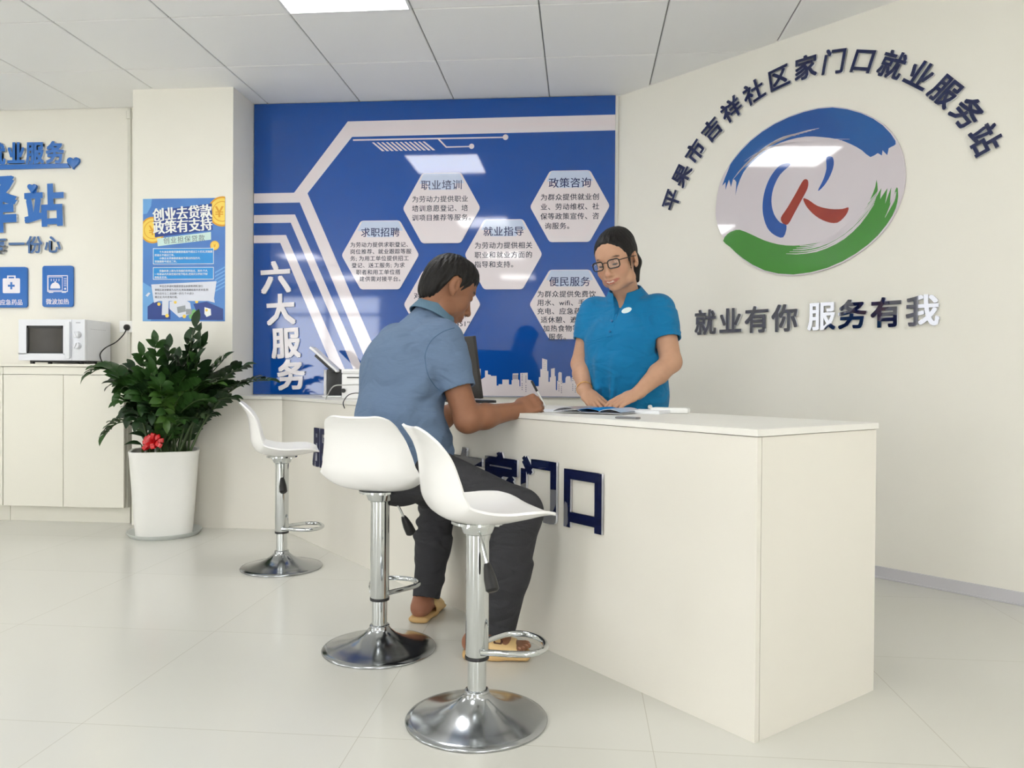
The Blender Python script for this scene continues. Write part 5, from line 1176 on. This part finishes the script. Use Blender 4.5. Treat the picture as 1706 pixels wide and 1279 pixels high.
# slippers
SLP = mat('slipper_beige', (222, 188, 132), .55, noise=.05, nscale=30); SLO = mat('slipper_sole', (206, 168, 112), .6, noise=.05); SLB = mat('slipper_brown', (92, 58, 46), .5)
for a_, ft, right in ((ar, footr, 1), (al, footl, 0)):
    s2 = np.cross(ft, UP); g0 = a_.copy(); g0[2] = 0
    T = Field(.003); T.add(fc(g0 - ft * .045 + UP * .012, g0 + ft * .06 + UP * .012, s2, .040, .016, .040, .016), .01); T.add(fc(g0 + ft * .04 + UP * .012, g0 + ft * .150 + UP * .012, s2, .041, .016, .047, .016), .02)
    T.sub(half(g0 + UP * .0015, -UP, g0 - np.array([.3, .3, .1]), g0 + np.array([.3, .3, .012])), .002); T.sub(half(g0 + UP * .024, UP, g0 - np.array([.3, .3, -.01]), g0 + np.array([.3, .3, .06])), .003)
    so_ = link('slipper', T.mesh('slipper', SLO, mo), man)
    T = Field(.003); T.add(fc(g0 + ft * .045 + UP * .036, g0 + ft * .120 + UP * .028, s2, .049, .044, .051, .032), .01)
    T.sub(fc(g0 + ft * .0 + UP * .034, g0 + ft * .18 + UP * .024, s2, .0445, .0385, .0465, .027), .002); T.sub(half(g0 + UP * .006, -UP, g0 - np.array([.3, .3, .1]), g0 + np.array([.3, .3, .02])), .001)
    T.sub(half(g0 + ft * .128, ft + UP * .15, g0 - np.array([.3, .3, .1]), g0 + np.array([.3, .3, .2])), .002); T.sub(half(g0 + ft * .028, -ft - UP * .25, g0 - np.array([.3, .3, .1]), g0 + np.array([.3, .3, .2])), .002)
    up_ = link('slipper_strap', T.mesh('slipper_strap', SLP, mo), so_)
    if right:
        cdn = lambda u, v: g0 + ft * u + s2 * v
        def bx(c0, c1, w): pass
        for k in range(5):
            p = g0 + ft * (.078 + k * .006) - s2 * 0 + UP * .2; c_ = g0 + ft * (.080) + s2 * (-.004 + .0105 * (k + 1)) + UP * .05
            up_.parent = man; patch('strap_slot', up_, g0 + ft * (.084 - k * .003) + s2 * (-.012 + .011 * k) + UP * .06, ft, s2, -UP, [(.0025, .0028), (-.0025, .0028), (-.0025, -.0028), (.0025, -.0028)], SLB, .0008, man)
        c_ = g0 + ft * .058 + s2 * .030 + UP * .06
        for (w, h, m_, lf_) in ((.014, .011, SLB, .0006), (.009, .007, SLP, .0016)):
            patch('strap_badge', up_, c_, ft, s2, unit(-UP - s2 * .35), rrect(w * 2, h * 2, .004, 3), m_, lf_, man, .0008)
        up_.parent = so_
# hair
G = Field(.0028)
G.add(HM.ell((0, -.003, .044), (.081, .090, .081)), .02); G.add(HM.ell((0, .036, .072), (.056, .046, .042)), .03); G.add(HM.ell((0, -.058, -.005), (.062, .038, .072)), .03)
zm = zline(HM, [(-.13, -.088), (-.085, -.085), (-.047, -.058), (-.036, -.015), (-.03, .02), (-.015, .036), (.004, .034), (.010, .0), (.016, -.026), (.030, -.028), (.036, .012), (.05, .034), (.075, .046), (.10, .046), (.13, .050)], .003)
G.sub(zm, .004)
rn = random.Random(3)
for k in range(9):
    x = -.05 + k * .0125; p = HM(x, .076 - abs(x) * .35, .062); G.add(rc(p, p + (HM.y * .004 - HM.z * rn.uniform(.018, .03)), .009, .002), .006)
G.add(strands(HM, .0013), .01, 'd'); link('hair', G.mesh('hair', HAIR, mo), man)
# pen
pa_, pb_ = A3(885.5, 634, 2.885), A3(908.5, 678, 2.875)
pv = Vector(pb_ - pa_); b = MB(); L_ = pv.length; d_ = pv.normalized()
e = empty('pen', Vector(pb_), 'slim pen with a dark end held in the writing man\'s hand', 'pen')
b.tube([Vector((0, 0, 0)), -d_ * .006, -d_ * .012, -d_ * (L_ - .045)], [.0008, .003, .0042, .0042], n=12); b.obj('barrel', mat('pen_white', (226, 228, 226), .3), e)
b = MB(); b.tube([-d_ * (L_ - .045), -d_ * (L_ - .004), -d_ * L_], [.0045, .0045, .003], n=12); b.obj('cap', DARK, e)
